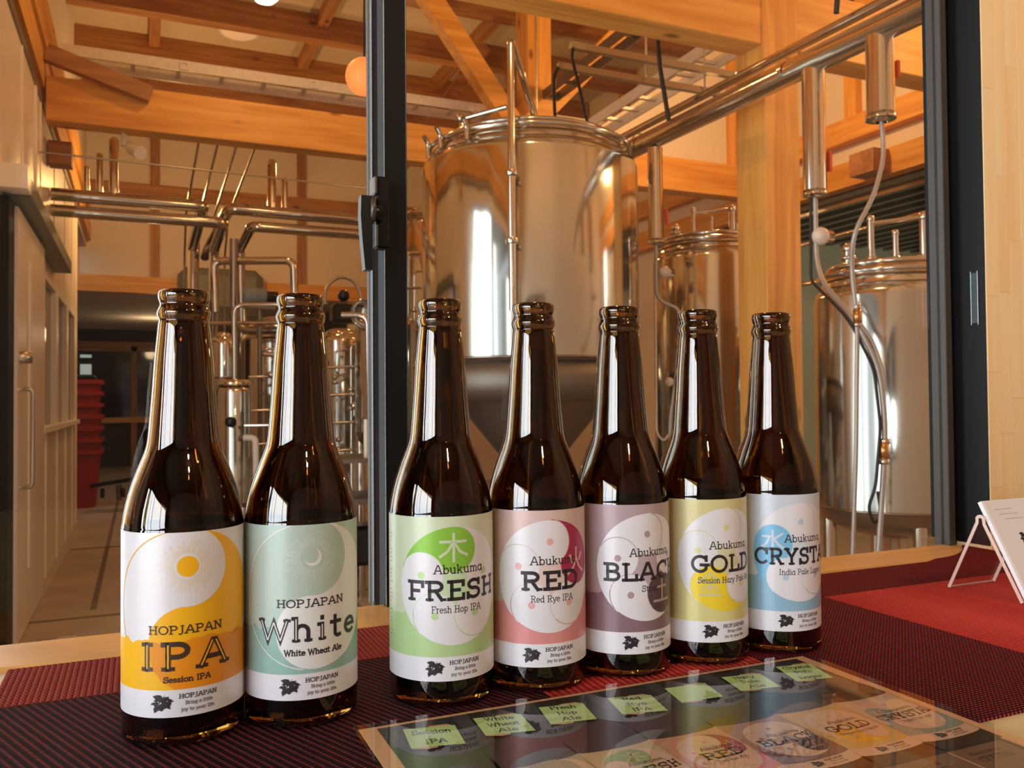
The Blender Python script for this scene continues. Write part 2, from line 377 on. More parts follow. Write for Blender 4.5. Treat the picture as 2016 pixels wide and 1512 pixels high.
# crescent lock hanging on the middle stile
lk = MB().box((.1765, .671, 1.2470), (.1875, .685, 1.3060), .0015).build('lock_body', 'black_frame', win)
MB().box((.1737, .668, 1.2900), (.1768, .684, 1.3050), .001).build('keeper', 'lock_grey', lk)
MB().lathe([(0, -.002), (.0115, -.002), (.0125, 0), (.0115, .002), (0, .002)], (.1705, .668, 1.2760), 32, 'x').build('crescent', 'lock_grey', lk)
MB().lathe([(0, -.004), (.007, -.004), (.007, .006), (0, .006)], (.1740, .670, 1.2750), 24, 'x').build('spindle', 'black_plastic', lk)
m = MB(); P0 = [(.1610, 1.2860), (.1690, 1.2860), (.1700, 1.2700), (.1700, 1.2265), (.1640, 1.2265), (.1618, 1.2500), (.1605, 1.2700)]
m.add([(x, .659, z) for x, z in P0] + [(x, .669, z) for x, z in P0], [tuple(range(7)), tuple(range(7, 14))[::-1]] + [(i, 7 + i, 7 + (i+1) % 7, (i+1) % 7) for i in range(7)])
m.build('lever', 'black_plastic', lk)
MB().box((.1758, .672, 1.2485), (.1790, .6712, 1.2660)).build('screw_cover', 'alu_and_highlight', lk)
# finger pull recess on the jamb
MB().box((.8652, .6565, 1.205), (.8662, .6645, 1.262)).build('finger_pull', 'dark_glass', win)
pl = MB(); pl.box((.8650, .6560, 1.203), (.8664, .6566, 1.264)); pl.box((.8650, .6645, 1.203), (.8664, .6651, 1.264)); pl.build('pull_rim', 'alu_and_highlight', win)
# sill of pale orange pine
struct('trim_2', MB().box((-.9, .635, .925), (.866, .697, .951), .0015), 'sill_x', 'orange pine window sill behind the placemats')
# laminated pine column right of the window, in finger-jointed staves
colm = sempty('wall_right', 'pale finger-jointed pine column right of the window', 'wall')
random.seed(3)
for i, (x0, x1, cuts) in enumerate(((.8668, .8868, (1.02, 1.149, 1.235, 1.47, 1.75)), (.8868, .906, (1.08, 1.24, 1.372, 1.6)), (.906, .927, (1.12, 1.3, 1.5)), (.927, .95, (1.05, 1.4)), (.95, .975, (1.2, 1.55)), (.975, 1.0, (1.1, 1.6)), (1.0, 1.05, (1.3,)), (1.05, 1.10, (1.25,)))):
    zs = (.93,) + cuts + (2.15,)
    for a, b in zip(zs, zs[1:]):
        d = random.uniform(0, .0004)
        s = MB().box((x0 + .0001, .6465 + d, a), (x1 - .0001, .70, b - .0002)); o = s.build('stave', 'column_z', colm)
        # own object origin so the grain differs from stave to stave
        off = Vector((random.uniform(-3, 3), random.uniform(-3, 3), random.uniform(-5, 5)))
        for v in o.data.vertices: v.co -= off
        o.location = off

# ---- brewery walls
lw = MB()
lw.box((-.66, .80, 0), (-.566, 1.25, 3.0)); lw.box((-.66, 1.25, 0), (-.566, 3.45, .15)); lw.box((-.66, 1.25, 2.85), (-.566, 3.45, 3.0)); lw.box((-.66, 3.45, 0), (-.566, 4.40, 3.0))
lw.box((-.66, 4.40, 2.05), (-.566, 5.6, 3.0)); lw.box((-.66, 5.6, 0), (-.566, 9.12, .985)); lw.box((-.66, 5.6, 1.95), (-.566, 9.12, 3.0)); lw.box((-.66, 5.6, .985), (-.566, 5.86, 1.95)); lw.box((-.66, 8.85, .985), (-.566, 9.12, 1.95))
lw.box((-2.9, 8.95, 0), (-.66, 9.12, 3.0)); lw.box((-2.9, .8, 2.95), (-.66, 9.12, 3.0))
wl = struct('wall_left', lw, 'panel', 'cream panelled cold-room wall along the left of the brewery')
# seams and stiles on that wall
for y in (5.60, 6.25, 7.05, 7.85, 8.6, 9.09):
    MB().box((-.566, y, 0), (-.556, y + .035, .965 if 5.7 < y < 8.8 else 3.0)).build('panel_joint', 'trim_white', wl)
for y in (5.0, 5.9, 6.8, 7.7, 8.5):
    MB().box((-.566, y, 2.06), (-.560, y + .03, 3.0)).build('panel_joint', 'trim_white', wl)
MB().box((-.60, .85, 3.0), (-.555, 9.12, 3.05)).build('wall_cap', 'grey_metal', wl)
w3 = sempty('window_3', 'row of white-mullioned windows in the left wall', 'window')
MB().box((-.585, 5.86, .985), (-.580, 8.85, 1.95)).build('glass_pane', 'dark_glass', w3)
for y in (5.84, 6.78, 7.72, 8.60):
    MB().box((-.60, y, .985), (-.545, y + .17, 1.95)).build('mullion', 'trim_white', w3)
MB().box((-.60, 5.8, 1.93), (-.55, 8.9, 1.98)).build('mullion', 'trim_white', w3)
MB().box((-.60, 5.75, .955), (-.52, 8.95, .99)).build('window_sill', 'trim_white', w3)
# sliding door with rail, bar handle and lock
dr = sempty('door_1', 'cream sliding door at the left edge under a dark hanging rail', 'door')
MB().box((-.56, 4.50, .01), (-.52, 5.70, 2.05)).build('door_panel', 'panel', dr)
MB().box((-.52, 4.92, .30), (-.514, 5.0, 1.86)).build('edge_strip', 'trim_white', dr)
MB().box((-.60, 4.28, .0), (-.53, 4.46, 2.05)).build('door_jamb', 'black_frame', dr)
rl = MB().box((-.566, 4.33, 2.075), (-.455, 6.85, 2.165), .004).build('hanging_rail', 'grey_panel', dr)
MB().box((-.566, 4.2, 2.07), (-.45, 4.33, 2.175)).build('rail_cover', 'trim_white', dr)
MB().tube([(-.52, 4.60, 1.20), (-.47, 4.60, 1.20), (-.47, 4.60, .735), (-.52, 4.60, .735)], .011, 12, .03).build('door_handle', 'steel_pipe', dr)
MB().lathe([(0, .05), (.028, .05), (.03, .0)], (-.52, 4.58, 1.35), 20, 'x').build('door_lock', 'steel_pipe', dr)
# upper left wall, far wall, right wall
struct('wall_upper_left', MB().box((-.75, .8, 3.05), (-.60, 11.5, 5.0)), 'plaster', 'white plaster above the cold-room wall')
struct('wall_brewery_front', MB().box((-.66, .802, 2.15), (5.3, .84, 5.0)).box((1.12, .802, 0), (5.3, .84, 2.15)).box((-.66, .802, 0), (1.12, .84, .88)), 'plaster', 'white plaster on the brewery side around the window')
fwm = MB(); fwm.box((-3.2, 11.4, 2.50), (8.5, 11.5, 5.0)); fwm.box((2.6, 11.4, 0), (8.5, 11.5, 2.5))
wfar = struct('wall_back', fwm, 'plaster', 'white plaster far wall crossed by dark timber studs')
for x in (-.75, .17, 1.97, 3.79, 5.0):
    MB().box((x - .055, 11.36, 2.68), (x + .055, 11.40, 4.9)).build('stud', 'brown_z', wfar)
MB().box((-3.0, 11.30, 2.50), (5.2, 11.40, 2.70)).build('lintel', 'beam_x', wfar)
MB().box((-3.0, 11.33, 3.69), (5.2, 11.40, 3.86)).build('girt', 'brown_x', wfar)
rw = MB(); rw.box((5.2, .8, 2.78), (5.3, 11.4, 5.0)); rw.box((5.2, 6.6, 0), (5.3, 11.4, 2.78)); rw.box((5.2, .8, 0), (5.3, 2.4, 2.78))
wr = struct('wall_right_far', rw, 'plaster', 'white plaster wall with pine rails right of the tanks')
MB().box((5.10, .8, 3.155), (5.20, 11.4, 3.34)).build('wall_rail', 'beam_y', wr)
MB().box((5.08, .8, 2.79), (5.20, 11.4, 2.985)).build('wall_rail', 'beam_y', wr)
MB().box((5.13, .8, 4.15), (5.20, 11.4, 4.35)).build('wall_rail', 'beam_y', wr)
for y in (3.3, 4.97, 6.6, 8.4): MB().box((5.13, y - .06, 3.34), (5.20, y + .06, 4.9)).build('stud', 'beam_z', wr)
MB().box((4.92, 4.55, 2.80), (5.09, 4.78, 2.97)).build('beam_end', 'brown_x', wr)
# gable partition above the tie beam
g = MB().add([(3.46, 6.08, 3.18), (5.2, 6.08, 3.18), (5.2, 6.08, 4.60), (3.46, 6.08, 3.38), (3.46, 6.14, 3.18), (5.2, 6.14, 3.18), (5.2, 6.14, 4.60), (3.46, 6.14, 3.38)],
             [(0,1,2,3), (7,6,5,4), (3,2,6,7), (0,3,7,4)])
gb = struct('wall_gable', g, 'plaster', 'white triangular partition above the tie beam')
MB().box((4.80, 6.02, 3.18), (4.92, 6.08, 4.3)).build('stud', 'beam_z', gb)
# annex on the right behind the tanks
an = MB(); an.box((8.3, 2.0, 0), (8.4, 11, 2.8)); an.box((5.3, 2.3, 0), (8.4, 2.4, 2.8)); an.box((5.3, 6.6, 0), (8.4, 6.7, 2.8))
struct('wall_annex', an, 'green_panel', 'pale green wall of the side bay behind the tanks')
ac = struct('ceiling_annex', MB().box((5.2, 2.3, 2.74), (8.4, 6.7, 2.8)), 'grey_panel', 'low grey ribbed ceiling of the side bay')
for i in range(16): MB().box((5.25 + i*.2, 2.4, 2.70), (5.31 + i*.2, 6.6, 2.74)).build('ceiling_rib', 'steel_dark', ac)
# dark back room beyond the lintel
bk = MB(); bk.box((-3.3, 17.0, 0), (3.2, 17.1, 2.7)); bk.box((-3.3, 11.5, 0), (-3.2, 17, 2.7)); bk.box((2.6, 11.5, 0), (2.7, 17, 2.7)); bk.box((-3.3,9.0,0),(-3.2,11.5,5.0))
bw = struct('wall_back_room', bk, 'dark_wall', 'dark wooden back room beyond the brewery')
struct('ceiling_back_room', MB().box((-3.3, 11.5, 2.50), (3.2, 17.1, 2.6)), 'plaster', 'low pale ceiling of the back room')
for x in (-1.3, -.15, .75): MB().box((x, 16.9, 0), (x + .10, 17.0, 2.2)).build('stud', 'brown_z', bw)
MB().box((-1.9, 16.9, 2.1), (1.6, 17.0, 2.28)).build('lintel', 'brown_x', bw)
MB().box((-1.9, 16.88, .80), (1.6, 16.98, .90)).build('rail', 'beam_x', bw)
for x0, x1 in ((-1.2, -.15), (-.05, .75)): MB().box((x0, 16.93, .9), (x1, 16.97, 2.1)).build('glass_pane', 'dark_glass', bw)
MB().box((-.98, 16.86, 1.62), (-.80, 16.92, 1.86)).build('notice', 'lit_screen', bw)
MB().box((-.98, 16.86, 1.98), (-.80, 16.92, 2.03)).build('notice', 'lit_screen', bw)
# ceiling
cl = struct('ceiling', MB().box((-.95, .8, 4.9), (5.3, 11.5, 5.0)), 'ceiling_white', 'white brewery ceiling panels between brown timbers')
for y in (3.8, 4.92, 6.03, 7.12, 8.24, 9.35, 10.46): MB().box((-.6, y - .07, 4.66), (5.2, y + .07, 4.9)).build('purlin', 'brown_x', cl)
for x in (.13, 1.62, 3.15, 4.5): MB().box((x - .05, .8, 4.78), (x + .05, 11.4, 4.9)).build('joist', 'brown_y', cl)

# ---- big timbers (one thing each)
def beam(name, label, a, b, mat, group=None):
    m = MB().box(a, b, .004); return single(m, name, mat, label, 'beam', group=group)
beam('tie_beam', 'long orange pine tie beam crossing the brewery behind the tall tank', (-.54, 5.93, 2.90), (5.2, 6.08, 3.18), 'beam_x')
beam('tie_beam', 'pine beam at the top right joined to the tall square post', (1.0, 3.2, 2.84), (5.2, 3.36, 3.16), 'beam_x')
beam('timber_post', 'square orange pine post standing between the two right-hand tanks', (2.748, 3.19, 0), (2.962, 3.405, 4.9), 'beam_z')
beam('timber_post', 'short king post rising above the tall central tank', (2.807, 6.0, 3.18), (3.015, 6.226, 4.9), 'beam_z')
def brace(label, p0, p1, w, h, mat='beam_x', upv=(0, 1, 0)):
    return single(MB().bar(p0, p1, w, h, upv), 'brace', mat, label, 'beam')
brace('diagonal pine brace leaning left of the king post', (2.86, 6.07, 3.10), (1.52, 6.07, 4.85), .15, .13)
brace('brightly lit pine brace leaning right of the king post', (2.70, 6.05, 3.18), (4.30, 6.05, 4.85), .16, .13)
brace('brown brace running back behind the king post', (2.93, 6.3, 3.3), (3.50, 7.9, 4.6), .11, .13, 'brown_z', (0, 1, 1))
brace('brown brace behind the left diagonal brace', (2.2, 7.4, 3.3), (3.0, 7.4, 4.5), .11, .13, 'brown_x')
brace('short brown brace bolted on the tie beam at upper left', (-.53, 5.88, 3.30), (.06, 5.88, 3.12), .10, .075, 'brown_x')
for z0, z1, x in ((3.10, 3.31, -.545), (3.42, 3.74, -.55)):
    single(MB().box((-.599, .9, z0), (x, 11.3, z1)), 'wall_beam', 'beam_y', 'pine beam running along the top of the left wall, %s' % ('lower of the pair' if z0 < 3.2 else 'upper of the pair'), 'beam')
single(MB().box((-.56, 3.95, 2.87), (-.43, 4.10, 3.0)), 'beam_end', 'beam_x', 'square pine beam end on the left wall near the top', 'beam')
single(MB().box((-.56, 6.30, 2.73), (-.42, 6.45, 2.88)), 'beam_end', 'brown_x', 'square pine beam end on the left wall under the tie beam', 'beam')

# ---- cable trays
def tray(label, p0, p1, w, mat='white_metal', rungs=20, group=None):
    p0, p1 = Vector(p0), Vector(p1); d = (p1 - p0); n = Vector((-d.y, d.x, 0)).normalized() * w / 2
    t = thing('cable_tray', label, 'cable tray', tuple(p0), group)
    for s_ in (1, -1): MB().bar(p0 + n*s_, p1 + n*s_, .012, .075).build('side_rail', mat, t)
    for i in range(rungs):
        q = p0 + d * (i + .5) / rungs; MB().bar(q - n, q + n, .03, .02).build('rung', mat, t)
    return t
tray('white cable tray spanning the room above the long tie beam', (-.5, 6.5, 3.53), (4.9, 6.5, 3.53), .24, rungs=18)
for x in (.28, 1.19): single(MB().tube([(x-.02, 6.36, 3.50), (x+.03, 6.36, 3.50), (x+.03, 6.36, 3.55), (x-.02, 6.36, 3.55)], .006, 8, closed=True), 'tray_clip', 'trim_white', 'white square clip on the cable tray, %s one' % ('left' if x < 1 else 'right'), 'clip')
tray('cable tray running towards the window over the right tanks', (3.2, 6.6, 3.20), (3.2, 3.5, 3.24), .20, 'white_metal', 14)
tray('narrow grey cable tray above the header pipe', (3.0, 7.0, 3.55), (3.0, 3.5, 3.60), .12, 'grey_metal', 12)
for k, (p0, p1) in enumerate((((2.06, 4.02, 2.93), (3.12, 4.02, 2.93)), ((2.10, 3.95, 3.02), (3.30, 3.95, 3.02)))):
    single(MB().bar(p0, p1, .035, .035), 'support_channel', 'galvanized', 'thin steel support channel over the tall tank, %s of two' % ('lower' if k == 0 else 'upper'), 'channel')
for k, (x, y, z0) in enumerate(((2.6, 3.99, 2.93), (3.0, 3.99, 2.93), (2.4, 5.0, 3.05))):
    single(MB().tube([(x, y, z0), (x, y, 4.9)], .006, 8), 'threaded_rod', 'galvanized', ('middle', 'right-hand', 'left-hand')[k] + ' thin rod hanging above the tall tank', 'rod', group='threaded rods above the tall tank')
# ceiling lights, and a globe for a lantern reflection
cld = thing('ceiling_light', 'flush round ceiling light between the brown purlins', 'lamp', (.91, 8.83, 4.9))
MB().lathe([(0, 4.85), (.15, 4.855), (.175, 4.87), (.18, 4.9)], (.91, 8.83, 0), 32).build('diffuser', 'lamp_diffuser', cld)
MB().lathe([(.18, 4.9), (.20, 4.875), (.20, 4.9)], (.91, 8.83, 0), 32).build('rim', 'white_metal', cld)
single(MB().lathe([(0, 4.86), (.04, 4.865), (.05, 4.9)], (.45, 8.75, 0), 20), 'smoke_detector', 'white_metal', 'small round smoke detector left of the ceiling light', 'detector')
gl = thing('lantern_reflection', 'glowing orange globe for a lantern reflection beside the black window stile', 'lamp', (1.03, 4.14, 2.66))
MB().sphere((1.03, 4.14, 2.76), .095, 24).build('globe', 'reflection_glow', gl); MB().tube([(1.03, 4.14, 2.85), (1.03, 4.14, 4.9)], .006, 6).build('cord', 'black_rubber', gl)  # glowing globe and cord imitate a lantern reflected in the pane
sp = thing('spotlight', 'white spotlight clipped under the tie beam at left', 'lamp', (-.10, 6.1, 2.78))
MB().tube([(-.10, 6.05, 2.93), (-.10, 6.05, 2.82)], .018, 12).build('bracket', 'white_metal', sp)
s_ = MB().tube([(-.09, 6.08, 2.85), (-.05, 6.03, 2.80), (.0, 5.96, 2.76)], [.02, .04, .045], 20).build('lamp_head', 'white_metal', sp)

# ================================================================== TANKS AND PIPEWORK
def tank(name, label, c, r, z0, z1, dome, zleg=0, nleg=4, cone=None, top=(), cat='tank', mat='steel', ring=True, group=None):
    x, y = c
    t = thing(name, label, cat, (x, y, 0), group)
    MB().lathe([(r, z0), (r, z1 - .05), (r - .008, z1 - .02), (r - .03, z1)], (x, y, 0), 96).build('shell', mat, t)
    d = [(r - .03, z1)] + [((r - .03) * cos(a), z1 + dome * sin(a)) for a in [pi/2 * i / 10 for i in range(1, 10)]] + [(0, z1 + dome)]
    dm = MB().lathe(d, (x, y, 0), 96).build('dome', 'steel_pipe', t)
    if ring:
        for rr, zz in ((r * .93, z1 + dome * .38), (r * .80, z1 + dome * .66)):
            MB().tube([(x + rr * cos(a), y + rr * sin(a), zz) for a in [2*pi*i/64 for i in range(64)]], .012, 10, closed=True).build('rim', 'steel_pipe', dm)
    if cone:
        MB().lathe([(r, z0), (r * .97, z0 - .02), (.06, cone), (.05, cone - .08), (0, cone - .08)], (x, y, 0), 64).build('cone', 'steel_matte', t)
    else:
        MB().lathe([(r, z0), (r * .96, z0 - .05), (r * .7, z0 - .10), (r * .3, z0 - .13), (0, z0 - .135)], (x, y, 0), 64).build('base', 'steel_dark', t)
    for i in range(nleg):
        a = pi/4 + i * 2*pi/nleg + .25
        MB().tube([(x + r*.86*cos(a), y + r*.86*sin(a), z0 + (.05 if cone else -.02)), (x + r*.86*cos(a), y + r*.86*sin(a), 0)], .028, 16).build('leg', 'steel_pipe', t)
    MB().tube([(x + r*cos(a), y + r*sin(a), z0) for a in [2*pi*i/64 for i in range(64)]], .006, 8, closed=True).build('weld_ring', 'steel_dark', t)
    return t
# tall central tank
T1 = (1.826, 3.894)
t1 = tank('fermenter', 'tall polished steel tank in the centre behind the bottles', T1, .548, 1.325, 2.33, .15, nleg=4, cone=.72)
MB().lathe([(.30, 2.445), (.33, 2.45), (.33, 2.475), (.24, 2.50), (0, 2.52)], T1 + (0,), 48).build('manway_lid', 'steel_pipe', t1)
sk = MB().lathe([(.535, 1.32), (.535, 1.12), (.525, 1.12), (.525, 1.32)], T1 + (0,), 64, closed=True).build('skirt', 'steel_matte', t1)
# stand pipe in front of it
pp = MB().tube([(1.498, 3.30+.08, 1.52), (1.498, 3.38, 2.73), (1.80, 3.72, 2.45), (1.80, 3.75, 2.40)], .017, 14, .03)
o = pp.build('spray_pipe', 'steel_pipe', t1)
for z in (1.83, 2.13): MB().lathe([(.026, z-.012), (.03, z), (.026, z+.012)], (1.498, 3.38, 0), 16).build('clamp', 'steel_pipe', o); 
for z in (1.83, 2.13): MB().bar((1.498, 3.38, z), (1.60, 3.46, z), .01, .01).build('stand_off', 'steel_pipe', t1)
for k, (a, l) in enumerate(((2.6, .34), (3.3, .25), (1.7, .2))):
    x, y = T1[0] + .40*cos(a), T1[1] + .40*sin(a)
    m = MB().tube([(x, y, 2.40), (x, y, 2.50), (x + l*cos(a + 2.1), y + l*sin(a + 2.1), 2.52)], .012, 10, .02); m.sphere((x, y, 2.505), .026, 12)
    m.build('valve_arm', 'steel_pipe', t1)
for a in (3.05, 3.35, 3.7): 
    x, y = T1[0] + .53*cos(a), T1[1] + .53*sin(a)
    MB().tube([(x, y, 2.33), (x, y, 2.40), (x - .03, y - .03, 2.42)], .012, 8, .02).build('lid_clamp', 'steel_pipe', t1)
# right-hand tanks
T2 = (2.996, 2.679); T3 = (3.004, 3.965)
t2 = tank('conditioning_tank', 'polished steel tank at far right wrapped by hanging hoses', T2, .325, .66, 1.60, .13)
t3 = tank('conditioning_tank', 'polished steel tank partly hidden behind the square post', T3, .325, .62, 1.96, .12)
for T, tt, z, sp in ((T2, t2, 1.70, 1), (T3, t3, 2.05, .8)):
    for k, (dx, dy, h, rr) in enumerate(((-.10, .02, .20, .014), (.0, -.02, .14, .012), (.08, -.10, .20, .020), (-.20, .05, .07, .02), (.19, .0, .12, .01))):
        m = MB().tube([(T[0]+dx, T[1]+dy, z-.03), (T[0]+dx, T[1]+dy, z+h*sp)], rr, 12); m.lathe([(0, z+.02), (rr*1.8, z+.02), (rr*1.8, z+.035), (0, z+.035)], (T[0]+dx, T[1]+dy, 0), 16); m.sphere((T[0]+dx, T[1]+dy, z+h*sp), rr*1.25, 12)
        m.build('nozzle', 'steel_pipe', tt)
    MB().tube([(T[0]-.10, T[1]+.02, z+.18*sp), (T[0]+.08, T[1]-.10, z+.20*sp)], .010, 10).build('cross_pipe', 'steel_pipe', tt)
    MB().lathe([(.07, z-.035), (.075, z-.02), (.05, z-.005), (0, z)], (T[0]-.02, T[1]-.13, 0), 24).build('port', 'steel_pipe', tt)
    MB().tube([(T[0]+.02, T[1]-.18, z-.02), (T[0]+.03, T[1]-.30, z-.10), (T[0]+.035, T[1]-.328, z-.16)], .006, 8, .05).build('cable', 'black_rubber', tt)
ol = MB().lathe([(.05, .40), (.05, .52), (.075, .54)], (T2[0], T2[1], 0), 20).build('outlet', 'steel_pipe', t2)
# tri-clamp pipes behind tank 2
for k, (p0, p1, r) in enumerate((((4.7, 5.9, 2.0), (4.7, 2.6, 2.05), .018), ((4.9, 6.2, 2.35), (4.9, 2.6, 2.42), .015), ((4.4, 5.0, 1.95), (4.4, 2.7, 1.98), .014))):
    single(MB().tube([p0, p1], r, 10), 'steel_pipe', 'steel_pipe', ('long thin steel pipe behind the far right tank, lowest of three', 'long thin steel pipe behind the far right tank, highest of three', 'long thin steel pipe just above the far right tank top')[k], 'pipe')
# chilled-water header pipe with droppers and hoses
hp = thing('header_pipe', 'thick polished insulated pipe rising diagonally to the top right', 'pipe', (2.5, 4.2, 2.4))
MB().tube([(2.5, 4.6, 2.53), (2.5, 1.3, 2.47)], .052, 28).build('pipe', 'steel_pipe', hp)
MB().tube([(2.60, 4.6, 2.68), (2.60, 1.3, 2.62)], .022, 16).build('small_pipe', 'steel_pipe', hp)
for y in (1.6, 2.75, 3.9): MB().lathe([(.056, -.012), (.056, .012)], (2.5, y, 2.477 + (y-1.3)*.018), 24, 'y').build('band', 'steel_pipe', hp)
for x, y, zb, r in ((2.5, 3.76, 1.955, .040), (2.5, 2.61, 1.945, .046), (2.5, 2.274, 2.15, .050)):
    d = MB().tube([(x, y, 2.46), (x, y, zb)], r, 24).build('dropper', 'steel_pipe', hp)
    MB().lathe([(r + .004, zb), (r + .004, zb + .02), (r*.4, zb - .01)], (x, y, 0), 24).build('collar', 'steel_pipe', d)
    MB().bar((x + r + .012, y - .02, zb + .10 if zb < 2 else zb + .16), (x + r + .012, y - .02, zb + .18 if zb < 2 else zb + .22), .014, .02, (0, 1, 0)).build('valve_lever', 'orange_plastic', d)
def hose(label, pts, r, mat, fil=.12, name='hose', cat='hose', fittings=()):
    pts = [Vector(p) for p in pts]; root = thing(name, label, cat, tuple(pts[-1]))
    MB().tube(pts, r, 10, fil).build('tubing', mat, root)
    for i, m2, rr, L in fittings:
        p = Vector(i); MB().lathe([(0, -L/2), (rr, -L/2), (rr, L/2), (0, L/2)], p, 14).build('fitting', m2, root)
    return root
hose('grey ribbed hose curving from the thickest dropper down the far right tank', [(2.5, 2.61, 1.96), (2.5, 2.61, 1.62), (2.44, 2.40, 1.46), (2.42, 2.325, 1.393), (2.486, 2.291, 1.242), (2.51, 2.285, 1.02), (2.486, 2.291, .72), (2.46, 2.30, .40), (2.50, 2.32, .02)], .0105, 'hose',
     fittings=(((2.50, 2.286, .93), 'brass', .017, .06), ((2.505, 2.286, .965), 'steel_pipe', .018, .02), ((2.50, 2.286, .89), 'steel_pipe', .018, .02)))
hose('thin pale hose hanging from the short dropper at upper right', [(2.5, 2.274, 2.16), (2.51, 2.27, 2.02), (2.44, 2.255, 1.86), (2.36, 2.28, 1.72), (2.40, 2.33, 1.60), (2.42, 2.325, 1.40), (2.412, 2.325, 1.20), (2.41, 2.33, .95), (2.39, 2.34, .5), (2.38, 2.34, .02)], .0085, 'hose',
     fittings=(((2.42, 2.325, 1.46), 'steel_pipe', .014, .02), ((2.421, 2.325, 1.425), 'brass', .016, .05), ((2.42, 2.325, 1.395), 'steel_pipe', .014, .02)))
hose('grey hose joining the main hose on the far right tank', [(2.425, 2.32, 1.40), (2.47, 2.30, 1.33), (2.50, 2.285, 1.22), (2.505, 2.285, 1.15)], .008, 'hose', .05)
hose('black cable tied along the ribbed hose', [(2.49, 2.62, 2.2), (2.48, 2.62, 1.6), (2.42, 2.40, 1.45), (2.405, 2.33, 1.385), (2.47, 2.298, 1.232), (2.488, 2.29, 1.02), (2.465, 2.295, .80), (2.44, 2.31, .72), (2.46, 2.30, .66), (2.495, 2.30, .69), (2.48, 2.30, .78)], .006, 'black_rubber', .04, 'cable', 'cable')
hose('bent hose from the middle dropper down between the tanks', [(2.5, 3.76, 1.96), (2.5, 3.76, 1.655), (2.60, 3.72, 1.61), (2.62, 3.72, 1.56), (2.61, 3.74, 1.30), (2.57, 3.76, 1.0), (2.60, 3.76, .4)], .010, 'hose', .06,
     fittings=(((2.615, 3.735, 1.42), 'brass', .016, .06),))
hose('pale hose falling straight between the tall tank and post', [(2.52, 3.80, 1.95), (2.515, 3.80, .95), (2.56, 3.80, .90), (2.6, 3.80, .95)], .006, 'clear_tube', .05)
def pump_valve(label, c, r):
    v = thing('actuator_valve', label, 'valve', (c[0], c[1], c[2] - r)); MB().sphere(c, r, 20).build('body', 'clear_tube', v)
    MB().lathe([(r*.7, -.02), (r*.7, r*1.5), (r*.4, r*1.6), (0, r*1.6)], c, 20, 'x').build('cap', 'steel_pipe', v)
pump_valve('round chrome valve head under the thick dropper', (2.515, 2.60, 1.78), .036)
pump_valve('small chrome valve head left of the square post', (2.54, 3.74, 1.80), .032)
pump_valve('small chrome valve head low between the tall tank and post', (2.56, 3.74, 1.22), .024)
for k, pts in enumerate((((2.06, 4.02, 2.92), (2.00, 3.95, 2.84), (2.0, 3.95, 2.66), (2.01, 3.93, 2.45)), ((2.12, 3.95, 3.02), (2.08, 3.90, 2.94), (2.12, 3.86, 2.70), (2.15, 3.80, 2.42)), ((2.42, 3.62, 4.85), (2.42, 3.62, 3.2), (2.44, 3.62, 2.85), (2.50, 3.62, 2.53)), ((2.56, 2.50, 4.0), (2.55, 2.50, 2.9), (2.54, 2.52, 2.66)))):
    hose(('black cable dropping on the tall tank, left of two', 'black cable dropping on the tall tank, right of two', 'black cable hanging down to the header pipe', 'black cable on the header pipe by the square post')[k], pts, .012 if k > 1 else .009, 'black_rubber', .1, 'cable', 'cable')

# left pipe runs along the far side of the tie beam
def run(label, parts, r, mat='steel_pipe', loc=None):
    t = thing('insulated_pipe', label, 'pipe', tuple(parts[0][0]))
    for p in parts: MB().tube(p, r, 20, .06).build('pipe', mat, t)
    return t
run('upper polished pipe from the left wall ending in the middle', [[(-.56, 6.5, 2.565), (.42, 6.5, 2.565), (.44, 8.2, 2.56), (.44, 8.2, 1.2)]], .045)
run('lower polished pipe from the left wall under its twin', [[(-.56, 6.5, 2.455), (.56, 6.5, 2.455), (.58, 7.6, 2.45), (.58, 7.9, 1.2)]], .042)
run('upper polished pipe ending at the window latch', [[(.55, 8.3, 2.50), (.60, 6.5, 2.565), (1.62, 6.5, 2.555), (2.4, 6.5, 2.55)]], .045)
run('lower polished pipe ending at the window latch', [[(.80, 7.5, 1.3), (.78, 7.5, 2.45), (.76, 6.5, 2.445), (2.4, 6.5, 2.44)]], .040)
for k, (x, z1, r) in enumerate(((-.26, 2.86, .022), (-.17, 2.97, .032), (-.34, 2.76, .02), (.905, 2.93, .034), (1.0, 2.81, .024))):
    m = MB().tube([(x, 6.5, 2.58), (x, 6.5, z1)], r, 16); m.sphere((x, 6.5, z1), r*1.02, 12)
    single(m, 'pipe_stub', 'steel_pipe', ('slim vertical stub near the left wall on the upper pipe', 'tall vertical stub beside the spotlight', 'shortest vertical stub nearest the left wall', 'taller vertical stub left of the window latch', 'shorter vertical stub left of the window latch')[k], 'pipe')
for k in range(4):
    x = .37 + k*.125
    single(MB().tube([(x, 6.1, 3.05), (x, 6.15, 2.95), (x + .02, 8.4, 2.9), (x + .03, 8.9, 2.55), (x + .03, 8.9, 1.6)], .010, 8, .1), 'thin_tube', 'steel_dark', ('leftmost', 'second from left', 'third from left', 'rightmost')[k] + ' thin steel tube sloping behind the tie beam', 'pipe', group='thin tubes hanging behind the tie beam')
single(MB().tube([(-.56, 5.8, 2.66), (1.5, 5.8, 2.63), (1.5, 5.99, 2.9)], .006, 8), 'steel_wire', 'galvanized', 'thin bright rod stretched in front of the left pipes', 'rod')
